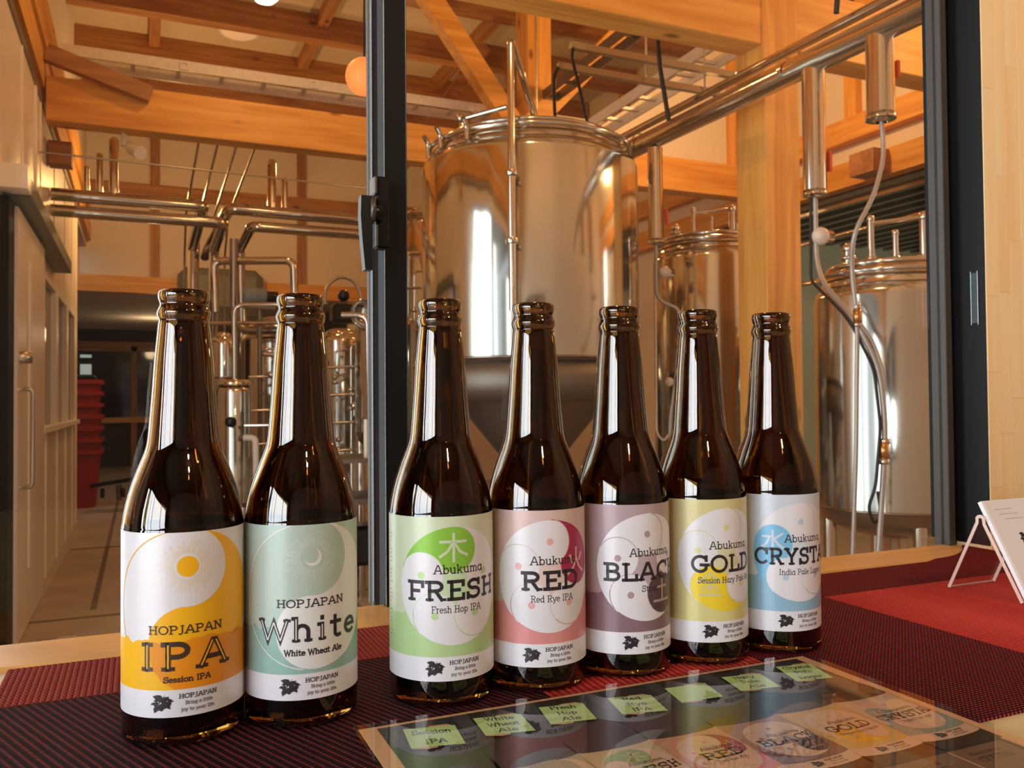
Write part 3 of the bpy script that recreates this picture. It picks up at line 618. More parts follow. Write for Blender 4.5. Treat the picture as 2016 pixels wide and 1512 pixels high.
# brewhouse behind the two left bottles
def bpipe(label, pts, r, mat='steel_pipe', fil=.06): return single(MB().tube(pts, r, 14, fil), 'brewhouse_pipe', mat, label, 'pipe')
bpipe('thick steel pipe looping over the brewhouse', [(.45, 5.8, 1.72), (.44, 5.82, 2.06), (.92, 5.62, 2.06), (.93, 5.62, 1.6)], .026)
bpipe('steel pipe arching over the small kettle', [(.505, 5.14, .95), (.50, 5.14, 1.70), (.76, 5.03, 1.70), (.76, 5.03, 1.6)], .014)
bpipe('horizontal pipe behind the bottle necks', [(.38, 5.6, 1.63), (1.05, 5.3, 1.63)], .012)
bpipe('pale steel pipe standing beside the kettle with the hatch', [(1.0, 4.55, 1.60), (1.13, 4.50, 1.60), (1.14, 4.50, .95)], .016)
bpipe('curved dark pipe bending under the loop pipe', [(.56, 5.75, 2.2), (.56, 5.75, 1.66), (.62, 5.72, 1.60), (.90, 5.6, 1.60)], .028, 'steel_dark')
def kettle(label, c, r, z0, z1, dome=.05):
    return tank('brew_kettle', label, c, r, z0, z1, dome, nleg=3, cat='kettle', ring=False)
kettle('small steel kettle between the two left bottles, upper one', (.46, 5.35), .075, 1.28, 1.53, .03)
k2 = kettle('steel filter housing under the small kettle', (.50, 5.15), .10, .55, 1.24, .02)
MB().lathe([(.112, 1.235), (.112, 1.26), (.09, 1.265)], (.50, 5.15, 0), 32).build('flange', 'steel_pipe', k2)
MB().lathe([(.03, 0), (.03, -.05), (0, -.05)], (.47, 5.05, 1.02), 16, 'y').build('gauge', 'black_plastic', k2)
kettle('round-shouldered steel mash tun behind the second bottle neck', (.86, 5.95), .24, .8, 1.60, .12)
kettle('greenish reflecting steel vessel right of the second bottle', (1.17, 5.35), .13, .8, 1.56, .04)
k5 = kettle('steel kettle with an open hatch beside the black window stile', (1.32, 4.85), .17, .95, 1.62, .08)
MB().lathe([(.075, -.02), (.095, -.01), (.095, .01), (.075, .02), (.06, .0)], (1.17, 4.66, 1.62), 32, '-y').build('hatch_ring', 'steel_pipe', k5)
MB().lathe([(0, -.03), (.07, -.02), (.075, 0)], (1.14, 4.60, 1.62), 32, '-y').build('hatch_lid', 'steel', k5)
tank('lauter_tank', 'slender steel tank peeping out left of the tall tank', (1.93, 5.75), .23, .75, 2.42, .08, cat='tank')
sg = thing('sight_hatch', 'small domed chrome hatch at the left side of the tall tank', 'hatch', (1.42, 4.2, 1.66))
MB().sphere((1.40, 4.06, 1.72), .075, 24, .9).build('dome', 'steel', sg)
for a in range(6): MB().sphere((1.375 + .07*cos(a*pi/3), 4.0 , 1.72 + .07*sin(a*pi/3)), .010, 8).build('bolt', 'steel_pipe', sg)
pm = thing('pump_motor', 'grey pump motor on top of the brewhouse', 'motor', (.70, 5.5, 1.72))
MB().lathe([(0, -.11), (.05, -.11), (.055, -.09), (.055, .02), (.045, .03), (0, .03)], (.70, 5.5, 1.80), 24, 'x').build('housing', 'motor_grey', pm)
MB().lathe([(.035, .03), (.035, .10), (0, .10)], (.70, 5.5, 1.80), 20, 'x').build('shaft_cover', 'black_plastic', pm)
MB().box((.60, 5.45, 1.72), (.78, 5.55, 1.75)).build('base', 'grey_metal', pm); MB().tube([(.69, 5.5, 0), (.69, 5.5, 1.72)], .015, 10).build('stand', 'grey_metal', pm)
hr = thing('hose_reel', 'round hoop with a black valve wheel behind the second bottle', 'hoop', (1.42, 6.45, 1.7))
MB().tube([(1.43 + .14*cos(a), 6.45, 1.93 + .16*sin(a)) for a in [pi*i/18 - .2 for i in range(22)]], .012, 8).build('hoop', 'galvanized', hr)
MB().sphere((1.40, 6.3, 1.93), .045, 16).build('wheel', 'black_plastic', hr); MB().box((1.30, 6.2, 1.72), (1.52, 6.35, 1.86), .02).build('body', 'black_plastic', hr)
single(MB().box((.42, 11.1, 2.25), (1.45, 11.28, 2.83), .1), 'air_duct', 'grey_panel', 'flat grey duct on the far wall behind the loop pipe', 'duct')
wb = thing('work_bench', 'low steel bench with a white column right of the second bottle', 'bench', (1.1, 4.3, 0))
MB().box((.82, 4.05, .83), (1.22, 4.5, .85)).build('bench_top', 'steel_matte', wb); MB().box((.82, 4.1, .62), (1.22, 4.5, .65)).build('shelf', 'steel_matte', wb)
MB().tube([(1.03, 4.14, .85), (1.03, 4.14, 1.04)], .012, 12).build('column', 'white_metal', wb)
for x, y in ((.84, 4.07), (1.20, 4.07), (.84, 4.48), (1.20, 4.48)): MB().tube([(x, y, 0), (x, y, .83)], .018, 10).build('leg', 'steel_pipe', wb)
MB().box((.88, 4.2, .3), (1.16, 4.4, .5), .02).build('crate', 'black_plastic', wb)
bpipe('short bright rail behind the gap between the left bottles', [(.54, 4.98, 1.0), (.72, 4.92, 1.0)], .010)
bpipe('white bracket post low between the left bottles', [(.54, 5.0, .93), (.60, 4.97, .93), (.605, 4.97, .35)], .018, 'white_metal', .03)
single(MB().box((.22, 4.45, .0), (.68, 4.85, .40), .03), 'pump_skid', 'steel_dark', 'dark pump skid on the floor behind the two left bottles', 'machine')
single(MB().box((.2, 7.7, .0), (1.2, 8.6, 1.0), .03), 'control_cabinet', 'grey_metal', 'grey metal cabinet in shade behind the brewhouse', 'cabinet')

def manifold(label, x0, x1, y, z0, z1, n, seed):
    random.seed(seed); t = thing('valve_manifold', label, 'pipework', ((x0 + x1) / 2, y, 0))
    for i in range(n):
        x = x0 + (x1 - x0) * (i + random.uniform(.1, .9)) / n; yy = y + random.uniform(-.08, .08); r = random.choice((.008, .012, .018)); zt = z1 - random.uniform(0, .35) * (z1 - z0)
        p = MB().tube([(x, yy, 0 if i % 3 == 0 else z0 + random.uniform(0, .2)), (x, yy, zt), (x + random.choice((-.08, .08)), yy, zt + .005)], r, 10, .03).build('pipe', 'steel_pipe', t)
        for k in range(2):
            z = random.uniform(z0, zt - .05); MB().lathe([(r, -.015), (r + .012, -.008), (r + .012, .008), (r, .015)], (x, yy, z), 14).build('clamp', 'steel_pipe', p)
    for k in range(4):
        z = z0 + (z1 - z0) * (k + .5) / 4.5; MB().tube([(x0, y, z), (x1, y - .03, z + .01)], .009, 8).build('cross_pipe', 'steel_pipe', t)
    for k in range(3):
        x, z = random.uniform(x0, x1), random.uniform(z0, z1 - .1); m = MB().sphere((x, y - .07, z), .024, 12); m.tube([(x, y - .07, z), (x, y - .07, z - .06)], .007, 8); m.build('valve', 'black_plastic' if k == 1 else 'steel_pipe', t)
    return t
manifold('tangle of steel pipes and valves between the two left bottles', .62, .92, 5.48, .55, 1.50, 3, 2)
manifold('dense cluster of steel pipes right of the second bottle', .98, 1.20, 5.06, .75, 1.50, 4, 4)
manifold('steel pipes and clamps between the window stile and tall tank', 1.42, 1.62, 5.1, .9, 2.1, 4, 6)
# stacked red bins and trolley
prev = None
for i in range(7):
    z = .0 + i*.128
    b = thing('red_bin', ('lowest red bin, its whole side showing', 'red bin second from the bottom of the stack', 'red bin third from the bottom of the stack', 'red bin in the middle of the stack', 'red bin third from the top of the stack', 'red bin second from the top of the stack', 'topmost red bin of the stack under a dark lid')[i], 'bin', (-.74, 10.6, z), 'stacked red bins')
    def rr(hw, zz): return [(-.74 + hw*sx*cx_, 10.6 + hw*sy*cy_, zz) for sx, sy, cx_, cy_ in ((1,-1,1,.8),(1,1,1,.8),(1,1,.8,1),(-1,1,.8,1),(-1,1,1,.8),(-1,-1,1,.8),(-1,-1,.8,1),(1,-1,.8,1))]
    rings = [rr(.285, z), rr(.335, z + .62)]
    m = MB(); vs = rings[0] + rings[1]; m.add(vs, [(k, (k+1) % 8, 8 + (k+1) % 8, 8 + k) for k in range(8)] + [tuple(range(8))[::-1]]); m.build('body', 'red_plastic', b)
    m = MB(); vs = rr(.335, z + .585) + rr(.365, z + .59) + rr(.365, z + .635) + rr(.33, z + .635)
    m.add(vs, [(8*j + k, 8*j + (k+1) % 8, 8*(j+1) + (k+1) % 8, 8*(j+1) + k) for j in range(3) for k in range(8)]); m.build('rim', 'red_plastic', b)
single(MB().box((-1.02, 10.3, 1.405), (-.46, 10.9, 1.46), .02), 'bin_lid', 'black_plastic', 'dark lid lying on the stack of red bins', 'lid')
dl = thing('trolley', 'low dark trolley on the floor beside the red bins', 'trolley', (-.2, 9.9, 0))
MB().bar((-.42, 9.95, .28), (-.12, 9.82, .33), .3, .04).build('deck', 'black_plastic', dl)
for x, y in ((-.36, 9.85), (-.16, 9.78)): MB().lathe([(0, -.02), (.05, -.02), (.05, .02), (0, .02)], (x, y, .2), 16, 'x').build('wheel', 'black_rubber', dl)
MB().tube([(-.2, 9.8, .28), (-.2, 9.8, .12)], .03, 10).build('caster', 'grey_metal', dl)

# ================================================================== TABLE AND PLACEMATS
tb = thing('counter_table', 'pale wooden counter carrying the placemats and bottles', 'table', (.3, .25, 0))
MB().box((-1.4, -.15, .912), (.866, .634, .9482), .002).build('tabletop', 'table_x', tb)
for x, y in ((-1.3, -.1), (.8, -.1), (-1.3, .58), (.8, .58)): MB().box((x - .03, y - .03, 0), (x + .03, y + .03, .912)).build('leg', 'table_x', tb)
ZT = .9484; ZM = .9500
def slab(x0, x1, y0, y1, mat, parent, z=ZM - .0003, name='woven_panel'):
    return MB().box((x0, y0, ZT), (x1, y1, z)).build(name, mat, parent)
def ribbed(x0, x1, y0, y1, pitch, mat, parent, depth=.0012):
    """real ribs running in depth across the panel"""
    m = MB(); n = max(1, round((x1 - x0) / pitch)); w = (x1 - x0) / n
    prof = []
    for i in range(n):
        a = x0 + i*w
        prof += [(a + .03*w, ZM - depth), (a + .14*w, ZM - .0002), (a + .5*w, ZM), (a + .82*w, ZM - .0002), (a + .95*w, ZM - depth)]
    vs = [(x, y, z) for y in (y0, y1) for x, z in prof]; k = len(prof)
    m.add(vs, [(i, i+1, k+i+1, k+i) for i in range(k - 1)])
    m.box((x0, y0, ZT), (x1, y1, ZM - depth)); return m.build('woven_panel', mat, parent)
pm1 = thing('placemat', 'left woven vinyl placemat in dark brown and red blocks under the bottles', 'placemat', (.147, .47, ZT), 'woven placemats')
ribbed(-.078, .217, .556, .634, .0035, 'weave_back', pm1, .0004)
slab(-.078, .2165, .312, .5555, 'weave_dark', pm1)
ribbed(.217, .3715, .312, .460, .0046, 'weave_rib', pm1)
slab(.217, .3715, .4605, .634, 'weave_mesh', pm1)
pm2 = thing('placemat', 'right woven vinyl placemat with a big bright red ribbed block', 'placemat', (.63, .47, ZT), 'woven placemats')
slab(.372, .5395, .312, .5615, 'weave_mesh', pm2)
# maroon strip; its back edge rides up over the sill towards the column
m = MB(); n = 40; vs = []
for i in range(n + 1):
    x = .372 + (.862 - .372) * i / n; t = max(0, (x - .76) / .10); yb = .634 + .046 * min(1, t)**2.2
    for j in range(9):
        y = .562 + (yb - .562) * j / 8; vs.append((x, y, ZM + (.0022 if y > .634 else .0022 * max(0, (y - .60) / .034) * (1 if t > 0 else 0))))
m.add(vs, [(i*9 + j, (i+1)*9 + j, (i+1)*9 + j + 1, i*9 + j + 1) for i in range(n) for j in range(8)], True); m.build('woven_panel', 'weave_maroon', pm2)
ribbed(.540, .862, .312, .5615, .0044, 'weave_rib', pm2)

# ================================================================== PRINTED ART: outlines cut to strips and laid on a surface
def clip(poly, ax, lim, keep_less):
    out = []
    for i in range(len(poly)):
        a, b = poly[i - 1], poly[i]; ia = (a[ax] <= lim) == keep_less; ib = (b[ax] <= lim) == keep_less
        if ia != ib:
            t = (lim - a[ax]) / (b[ax] - a[ax]); out.append((a[0] + t*(b[0]-a[0]), a[1] + t*(b[1]-a[1])))
        if ib: out.append(b)
    return out
class Art:
    """collects 2D polygons (mm) by (layer, ink)"""
    def __init__(s): s.L = {}
    def conv(s, layer, ink, poly): s.L.setdefault((layer, ink), []).append(poly)
    def poly(s, layer, ink, pts):
        vs = [Vector((p[0], p[1], 0)) for p in pts]
        for t in tessellate_polygon([vs]): s.conv(layer, ink, [pts[i] for i in t])
    def disc(s, layer, ink, c, r, n=40, ry=None): s.poly(layer, ink, [(c[0] + r*cos(2*pi*i/n), c[1] + (ry or r)*sin(2*pi*i/n)) for i in range(n)])
    def stroke(s, layer, ink, pts, w, cap=True):
        P = []
        for p in pts:
            q = Vector((p[0], p[1]))
            if not P or (q - P[-1]).length > 1e-4: P.append(q)
        if len(P) < 2: return
        L_, R_ = [], []
        for i, p in enumerate(P):
            d0 = (P[i] - P[i-1]).normalized() if i else (P[1] - P[0]).normalized()
            d1 = (P[i+1] - P[i]).normalized() if i < len(P) - 1 else d0
            t = (d0 + d1); t = t.normalized() if t.length > 1e-4 else d0; n = Vector((-t.y, t.x)); k = 1 / max(.35, n.dot(Vector((-d1.y, d1.x))))
            q = p.copy()
            if cap and i == 0: q = p - d1 * w / 2
            if cap and i == len(P) - 1: q = p + d0 * w / 2
            L_.append(q + n*k*w/2); R_.append(q - n*k*w/2)
        for i in range(len(P) - 1): s.conv(layer, ink, [tuple(L_[i]), tuple(R_[i]), tuple(R_[i+1]), tuple(L_[i+1])])
    def lay(s, fn, bounds, du, inks, names, parent, dz, palette=''):
        """fn(u, v, off) -> 3D; bounds clip (u0,u1,v0,v1)"""
        u0, u1, v0, v1 = bounds; objs = []
        for (layer, ink), polys in sorted(s.L.items()):
            m = MB()
            for p in polys:
                for ax, lim, kl in ((0, u0, False), (0, u1, True), (1, v0, False), (1, v1, True)):
                    if p: p = clip(p, ax, lim, kl)
                if len(p) < 3: continue
                a, b = min(q[0] for q in p), max(q[0] for q in p)
                for k in range(math.floor(a / du), math.floor((b - 1e-7) / du) + 1):
                    c = p
                    if a < k*du: c = clip(c, 0, k*du, False)
                    if c and b > (k+1)*du: c = clip(c, 0, (k+1)*du, True)
                    if len(c) >= 3: m.add([fn(q[0], q[1], layer * dz) for q in c], [tuple(range(len(c)))])
            if m.f: objs.append(m.build(names.get(layer, 'print'), palette + ink, parent))
        return objs
def arc(cx_, cy_, rx, ry, a0, a1, n=9): return [(cx_ + rx*cos(RD(a0 + (a1-a0)*i/n)), cy_ + ry*sin(RD(a0 + (a1-a0)*i/n))) for i in range(n + 1)]
# ---- slab-serif stroke alphabet: (advance, strokes, serif bars (x, y, halfwidth))
G = {
 'A': (.98, [[(.10,0),(.46,1),(.56,1),(.90,0)], [(.25,.34),(.76,.34)]], [(.12,0,.17),(.88,0,.17)]),
 'B': (.86, [[(.20,0),(.20,1)], [(.06,1),(.48,1)] + arc(.48,.765,.24,.235,80,-90) + [(.2,.53)], [(.2,.53),(.50,.53)] + arc(.50,.265,.28,.265,85,-90) + [(.06,0)]], []),
 'C': (.94, [arc(.52,.5,.42,.5,48,312,16), [(.86,.70),(.86,.98)]], []),
 'D': (.96, [[(.20,0),(.20,1)], [(.06,1),(.44,1)] + arc(.44,.5,.44,.5,85,-85,14) + [(.06,0)]], []),
 'E': (.84, [[(.20,0),(.20,1)], [(.06,1),(.76,1),(.76,.78)], [(.2,.52),(.56,.52)], [(.06,0),(.78,0),(.78,.24)]], []),
 'F': (.80, [[(.20,0),(.20,1)], [(.06,1),(.76,1),(.76,.76)], [(.2,.50),(.56,.50)]], [(.20,0,.18)]),
 'G': (1.0, [arc(.52,.5,.42,.5,48,320,16) + [(.86,.42)], [(.58,.44),(.98,.44)], [(.86,.74),(.86,.98)]], []),
 'H': (1.0, [[(.20,0),(.20,1)], [(.80,0),(.80,1)], [(.2,.52),(.8,.52)]], [(.2,0,.17),(.2,1,.17),(.8,0,.17),(.8,1,.17)]),
 'I': (.46, [[(.23,0),(.23,1)]], [(.23,0,.17),(.23,1,.17)]),
 'J': (.62, [[(.42,1),(.42,.2)] + arc(.22,.2,.20,.30,0,-120,6)], [(.42,1,.16)]),
 'K': (.96, [[(.20,0),(.20,1)], [(.22,.38),(.78,1)], [(.42,.6),(.86,0)]], [(.2,0,.17),(.2,1,.17),(.78,1,.15),(.86,0,.15)]),
 'L': (.78, [[(.20,0),(.20,1)], [(.06,0),(.74,0),(.74,.28)]], [(.2,1,.18)]),
 'N': (1.04, [[(.20,0),(.20,1)], [(.20,1),(.82,0)], [(.82,0),(.82,1)]], [(.2,0,.15),(.16,1,.15),(.82,1,.15)]),
 'O': (1.04, [arc(.52,.5,.44,.5,0,360,26)], []),
 'P': (.84, [[(.20,0),(.20,1)], [(.06,1),(.48,1)] + arc(.48,.74,.28,.26,85,-90) + [(.2,.48)]], [(.2,0,.18)]),
 'R': (.94, [[(.20,0),(.20,1)], [(.06,1),(.50,1)] + arc(.50,.75,.27,.25,85,-90) + [(.2,.50)], [(.48,.50),(.76,0)]], [(.2,0,.17),(.84,0,.12)]),
 'S': (.82, [arc(.41,.76,.29,.24,40,265,10) + arc(.41,.27,.32,.27,88,-150,12), [(.70,.76),(.70,.99)], [(.08,.0),(.08,.26)]], []),
 'T': (.90, [[(.45,0),(.45,1)], [(.07,.76),(.07,1),(.83,1),(.83,.76)]], [(.45,0,.19)]),
 'W': (1.24, [[(.08,1),(.36,0),(.62,.92),(.88,0),(1.14,1)]], [(.08,1,.12),(1.14,1,.12)]),
 'Y': (.94, [[(.12,1),(.47,.44),(.82,1)], [(.47,.44),(.47,0)]], [(.14,1,.17),(.80,1,.17),(.47,0,.19)]),
 'a': (.70, [arc(.32,.33,.26,.33,0,360,16), [(.58,.68),(.58,0),(.68,0)]], []),
 'b': (.74, [[(.06,1),(.16,1),(.16,0)], arc(.40,.33,.26,.33,0,360,16)], []),
 'c': (.62, [arc(.34,.33,.27,.33,50,310,12)], []),
 'd': (.76, [[(.48,1),(.60,1),(.60,0),(.70,0)], arc(.34,.33,.26,.33,0,360,16)], []),
 'e': (.66, [[(.08,.36),(.59,.36)] + arc(.33,.33,.27,.33,5,310,14)], []),
 'f': (.48, [[(.20,0),(.20,.8)] + arc(.38,.8,.18,.2,180,60,5), [(.04,.66),(.42,.66)]], [(.2,0,.14)]),
 'g': (.70, [arc(.32,.35,.25,.31,0,360,16), [(.58,.68),(.58,-.14)] + arc(.32,-.14,.26,.18,0,-150,7)], []),
 'h': (.78, [[(.06,1),(.16,1),(.16,0)], arc(.38,.40,.22,.27,180,0,8) + [(.60,0)]], [(.16,0,.13),(.60,0,.13)]),
 'i': (.36, [[(.06,.66),(.18,.66),(.18,0)], [(.18,.93),(.18,.97)]], [(.18,0,.13)]),
 'j': (.36, [[(.06,.66),(.2,.66),(.2,-.14)] + arc(.06,-.14,.14,.16,0,-80,4), [(.2,.93),(.2,.97)]], []),
 'k': (.74, [[(.06,1),(.16,1),(.16,0)], [(.18,.24),(.52,.66)], [(.32,.42),(.60,0)]], [(.16,0,.12),(.54,.66,.11),(.60,0,.11)]),
 'l': (.36, [[(.06,1),(.18,1),(.18,0)]], [(.18,0,.13)]),
 'm': (1.1, [[(.06,.66),(.16,.66),(.16,0)], arc(.35,.42,.19,.24,180,0,7) + [(.54,0)], arc(.73,.42,.19,.24,180,0,7) + [(.92,0)]], [(.16,0,.12),(.54,0,.10),(.92,0,.12)]),
 'n': (.78, [[(.06,.66),(.16,.66),(.16,0)], arc(.38,.40,.22,.27,180,0,8) + [(.60,0)]], [(.16,0,.13),(.60,0,.13)]),
 'o': (.72, [arc(.35,.33,.28,.33,0,360,18)], []),
 'p': (.74, [[(.06,.66),(.16,.66),(.16,-.30)], arc(.40,.33,.26,.33,0,360,16)], [(.16,-.30,.13)]),
 'r': (.56, [[(.06,.66),(.18,.66),(.18,0)], arc(.38,.42,.20,.24,180,60,6)], [(.18,0,.15)]),
 's': (.58, [arc(.29,.50,.20,.16,40,260,8) + arc(.29,.17,.22,.17,85,-150,8)], []),
 't': (.50, [[(.20,.90),(.20,.16)] + arc(.34,.16,.14,.16,180,300,5), [(.04,.66),(.42,.66)]], []),
 'u': (.78, [[(.06,.66),(.16,.66),(.16,.24)] + arc(.38,.24,.22,.24,180,360,8), [(.48,.66),(.60,.66),(.60,0),(.70,0)]], []),
 'w': (1.0, [[(.08,.66),(.28,0),(.50,.62),(.72,0),(.92,.66)]], [(.08,.66,.1),(.92,.66,.1)]),
 'y': (.72, [[(.08,.66),(.36,0)], [(.64,.66),(.28,-.28),(.14,-.28)]], [(.08,.66,.11),(.64,.66,.11)]),
 'z': (.62, [[(.08,.66),(.52,.66),(.10,0),(.54,0)]], []),
 '.': (.26, [[(.12,.02),(.12,.06)]], []), ' ': (.40, [], []), ',': (.26, [[(.12,.04),(.08,-.12)]], []),
}
def text(art, layer, ink, s, x, y, width, cap, w, serif=True, inline=None, gap=.04):
    """s laid from x (left) with total width and cap height (mm); w = stroke width in mm"""
    adv = sum(G[c][0] + gap for c in s) - gap; kx = width / adv; pen = 0
    for c in s:
        a, strokes, bars = G[c]
        f = lambda p: (x + (pen + p[0]) * kx, y + w/2 + p[1] * (cap - w))
        for st_ in strokes:
            q = [f(p) for p in st_]; closed = len(st_) > 8 and abs(st_[0][0]-st_[-1][0]) + abs(st_[0][1]-st_[-1][1]) < 1e-6
            if closed: q = q + [q[1]]
            art.stroke(layer, ink, q, w, cap=not closed)
            if inline and len(st_) <= 5:
                for a_, b_ in zip(q, q[1:]):
                    if abs(b_[1] - a_[1]) > cap * .45:
                        A_, B_ = Vector(a_), Vector(b_); d = B_ - A_
                        art.stroke(layer + 1, inline, [tuple(A_ + d*.02), tuple(B_ - d*.02)], w * .30, cap=False)
        if serif:
            for bx, by, hw in bars:
                p = f((bx, by)); art.stroke(layer, ink, [(p[0] - hw*kx - w*.12, p[1]), (p[0] + hw*kx + w*.12, p[1])], w * (.8 if w > .5 else .9), cap=False)
        pen += a + gap
HOP = [(570,592),(640,572),(690,582),(712,622),(730,598),(742,575),(738,600),(724,624),(748,606),(805,600),(790,622),(835,645),(872,680),(835,676),(832,715),(815,740),(822,788),(780,768),(745,770),(700,812),(660,792),(625,815),(595,838),(580,780),(600,738),(570,716),(535,722),(560,690),(590,680),(594,650),(612,636),(585,612)]
def hop(art, layer, cx_, cy_, wd, ink='ink', bg='label_white'):
    k = wd / 337.
    art.poly(layer, ink, [(cx_ + (a - 703)*k, cy_ - (b - 703)*k) for a, b in HOP])
    for tri in ([(640,668),(652,690),(662,672)], [(668,690),(690,712),(700,680)], [(598,672),(606,690),(612,668)], [(770,672),(785,676),(782,662)], [(655,700),(662,725),(668,705)]):
        art.poly(layer + 1, bg, [(cx_ + (a - 703)*k, cy_ - (b - 703)*k) for a, b in tri])
def footer(art, layer, x):
    hop(art, layer, x - 12.2, 7.0, 11.4)
    text(art, layer, 'ink', 'HOPJAPAN', x - 4.2, 9.0, 18.5, 2.4, .36)
    text(art, layer, 'ink', 'Bring a little', x - 1.2, 5.9, 13.2, 1.9, .22)
    text(art, layer, 'ink', 'joy to your life.', x - 3.2, 2.7, 16.5, 1.9, .22)
KANJI = {
 'wood': [[(-1,.45),(1,.45)], [(0,1),(0,-1)], [(-.05,.4),(-.45,-.25),(-1.05,-.65)], [(.05,.4),(.5,-.3),(1.1,-.6)]],
 'fire': [[(-.75,.45),(-.55,-.05)], [(.75,.5),(.45,.05)], [(0,1),(-.02,.2),(-.35,-.5),(-.95,-.95)], [(.02,.2),(.4,-.5),(1,-.95)]],
 'earth': [[(0,1),(0,-.85)], [(-.6,.3),(.6,.3)], [(-1,-.85),(1,-.85)]],
 'metal': [[(0,1),(-.4,.6),(-1.05,.2)], [(0,1),(.4,.6),(1.05,.2)], [(-.45,.25),(.45,.25)], [(-.6,-.2),(.6,-.2)], [(0,.25),(0,-.9)], [(-.62,-.42),(-.5,-.66)], [(.62,-.42),(.5,-.66)], [(-.95,-.92),(.95,-.92)]],
 'water': [[(0,1),(0,-.95)], [(-.85,.5),(-.25,.5),(-.5,-.05),(-.95,-.45)], [(.85,.75),(.1,.25)], [(.1,.3),(.5,-.2),(1.05,-.6)]],
}
def abukuma(title, sub, key, elem, width, cap_w=1.95, sub_w=30, tag_x=8.0):
    A = Art(); cu, cv = 0, 52.5; R0 = 33
    A.conv(0, key + '_tint', [(-95, 13.4), (95, 13.4), (95, 91), (-95, 91)])
    A.conv(0, 'label_white', [(-95, 0), (95, 0), (95, 13.4), (-95, 13.4)])
    hill = [(x, 37.5 + 1.6*sin(x*.21) + .5*sin(x*.83)) for x in range(-95, 96, 3)]
    A.poly(1, key + '_mid', [(-95, 13.4), (95, 13.4)] + hill[::-1])
    A.disc(2, key + '_core', (cu, cv), 25)
    r = 12.6; rd = 20.2
    for k in range(5):
        a = 19 + 72*k; b = a + 72; H = (cu + rd*cos(RD(a)), cv + rd*sin(RD(a))); H2 = (cu + rd*cos(RD(b)), cv + rd*sin(RD(b)))
        P = arc(cu, cv, R0 - .2, R0 - .2, a, b - 1, 22) + arc(H2[0], H2[1], r + .5, r + .5, b, b - 148, 26)[1:] + arc(H[0], H[1], r, r, a + 149, a + 360, 30)
        on = (k == elem)
        A.poly(3, key + '_strong' if on else 'label_white', P)
        if not on: A.disc(4, key + '_dot', (H[0], H[1]), 2.1, 20)
        else:
            kx = {'fresh': 'wood', 'red': 'fire', 'black': 'earth', 'gold': 'metal', 'crystal': 'water'}[key]
            for s_ in KANJI[kx]: A.stroke(4, key + '_tint', [(H[0] - .5 + p[0]*7.2, H[1] + 1 + p[1]*7.4) for p in s_], 1.5)
    text(A, 5, 'ink', 'Abukuma', -12.2, 59.2, 30, 5.2, .62)
    text(A, 5, 'ink', title, tag_x - (9.0 if key == 'gold' else 7.0) - width/2, 44.2, width, 11.6, cap_w, gap=.09)
    text(A, 5, 'ink', sub, tag_x - 7.5 - sub_w/2 + 1, 37.6, sub_w, 4.0, .42)
    footer(A, 5, .5)
    for i in range(26):
        if i % 5 != 3: A.stroke(5, 'ink_soft', [(-46.5, 80 - i*2.3), (-46.5 + 3.6 - (i % 3)*.5, 80 - i*2.3)], .42, cap=False)
    return A
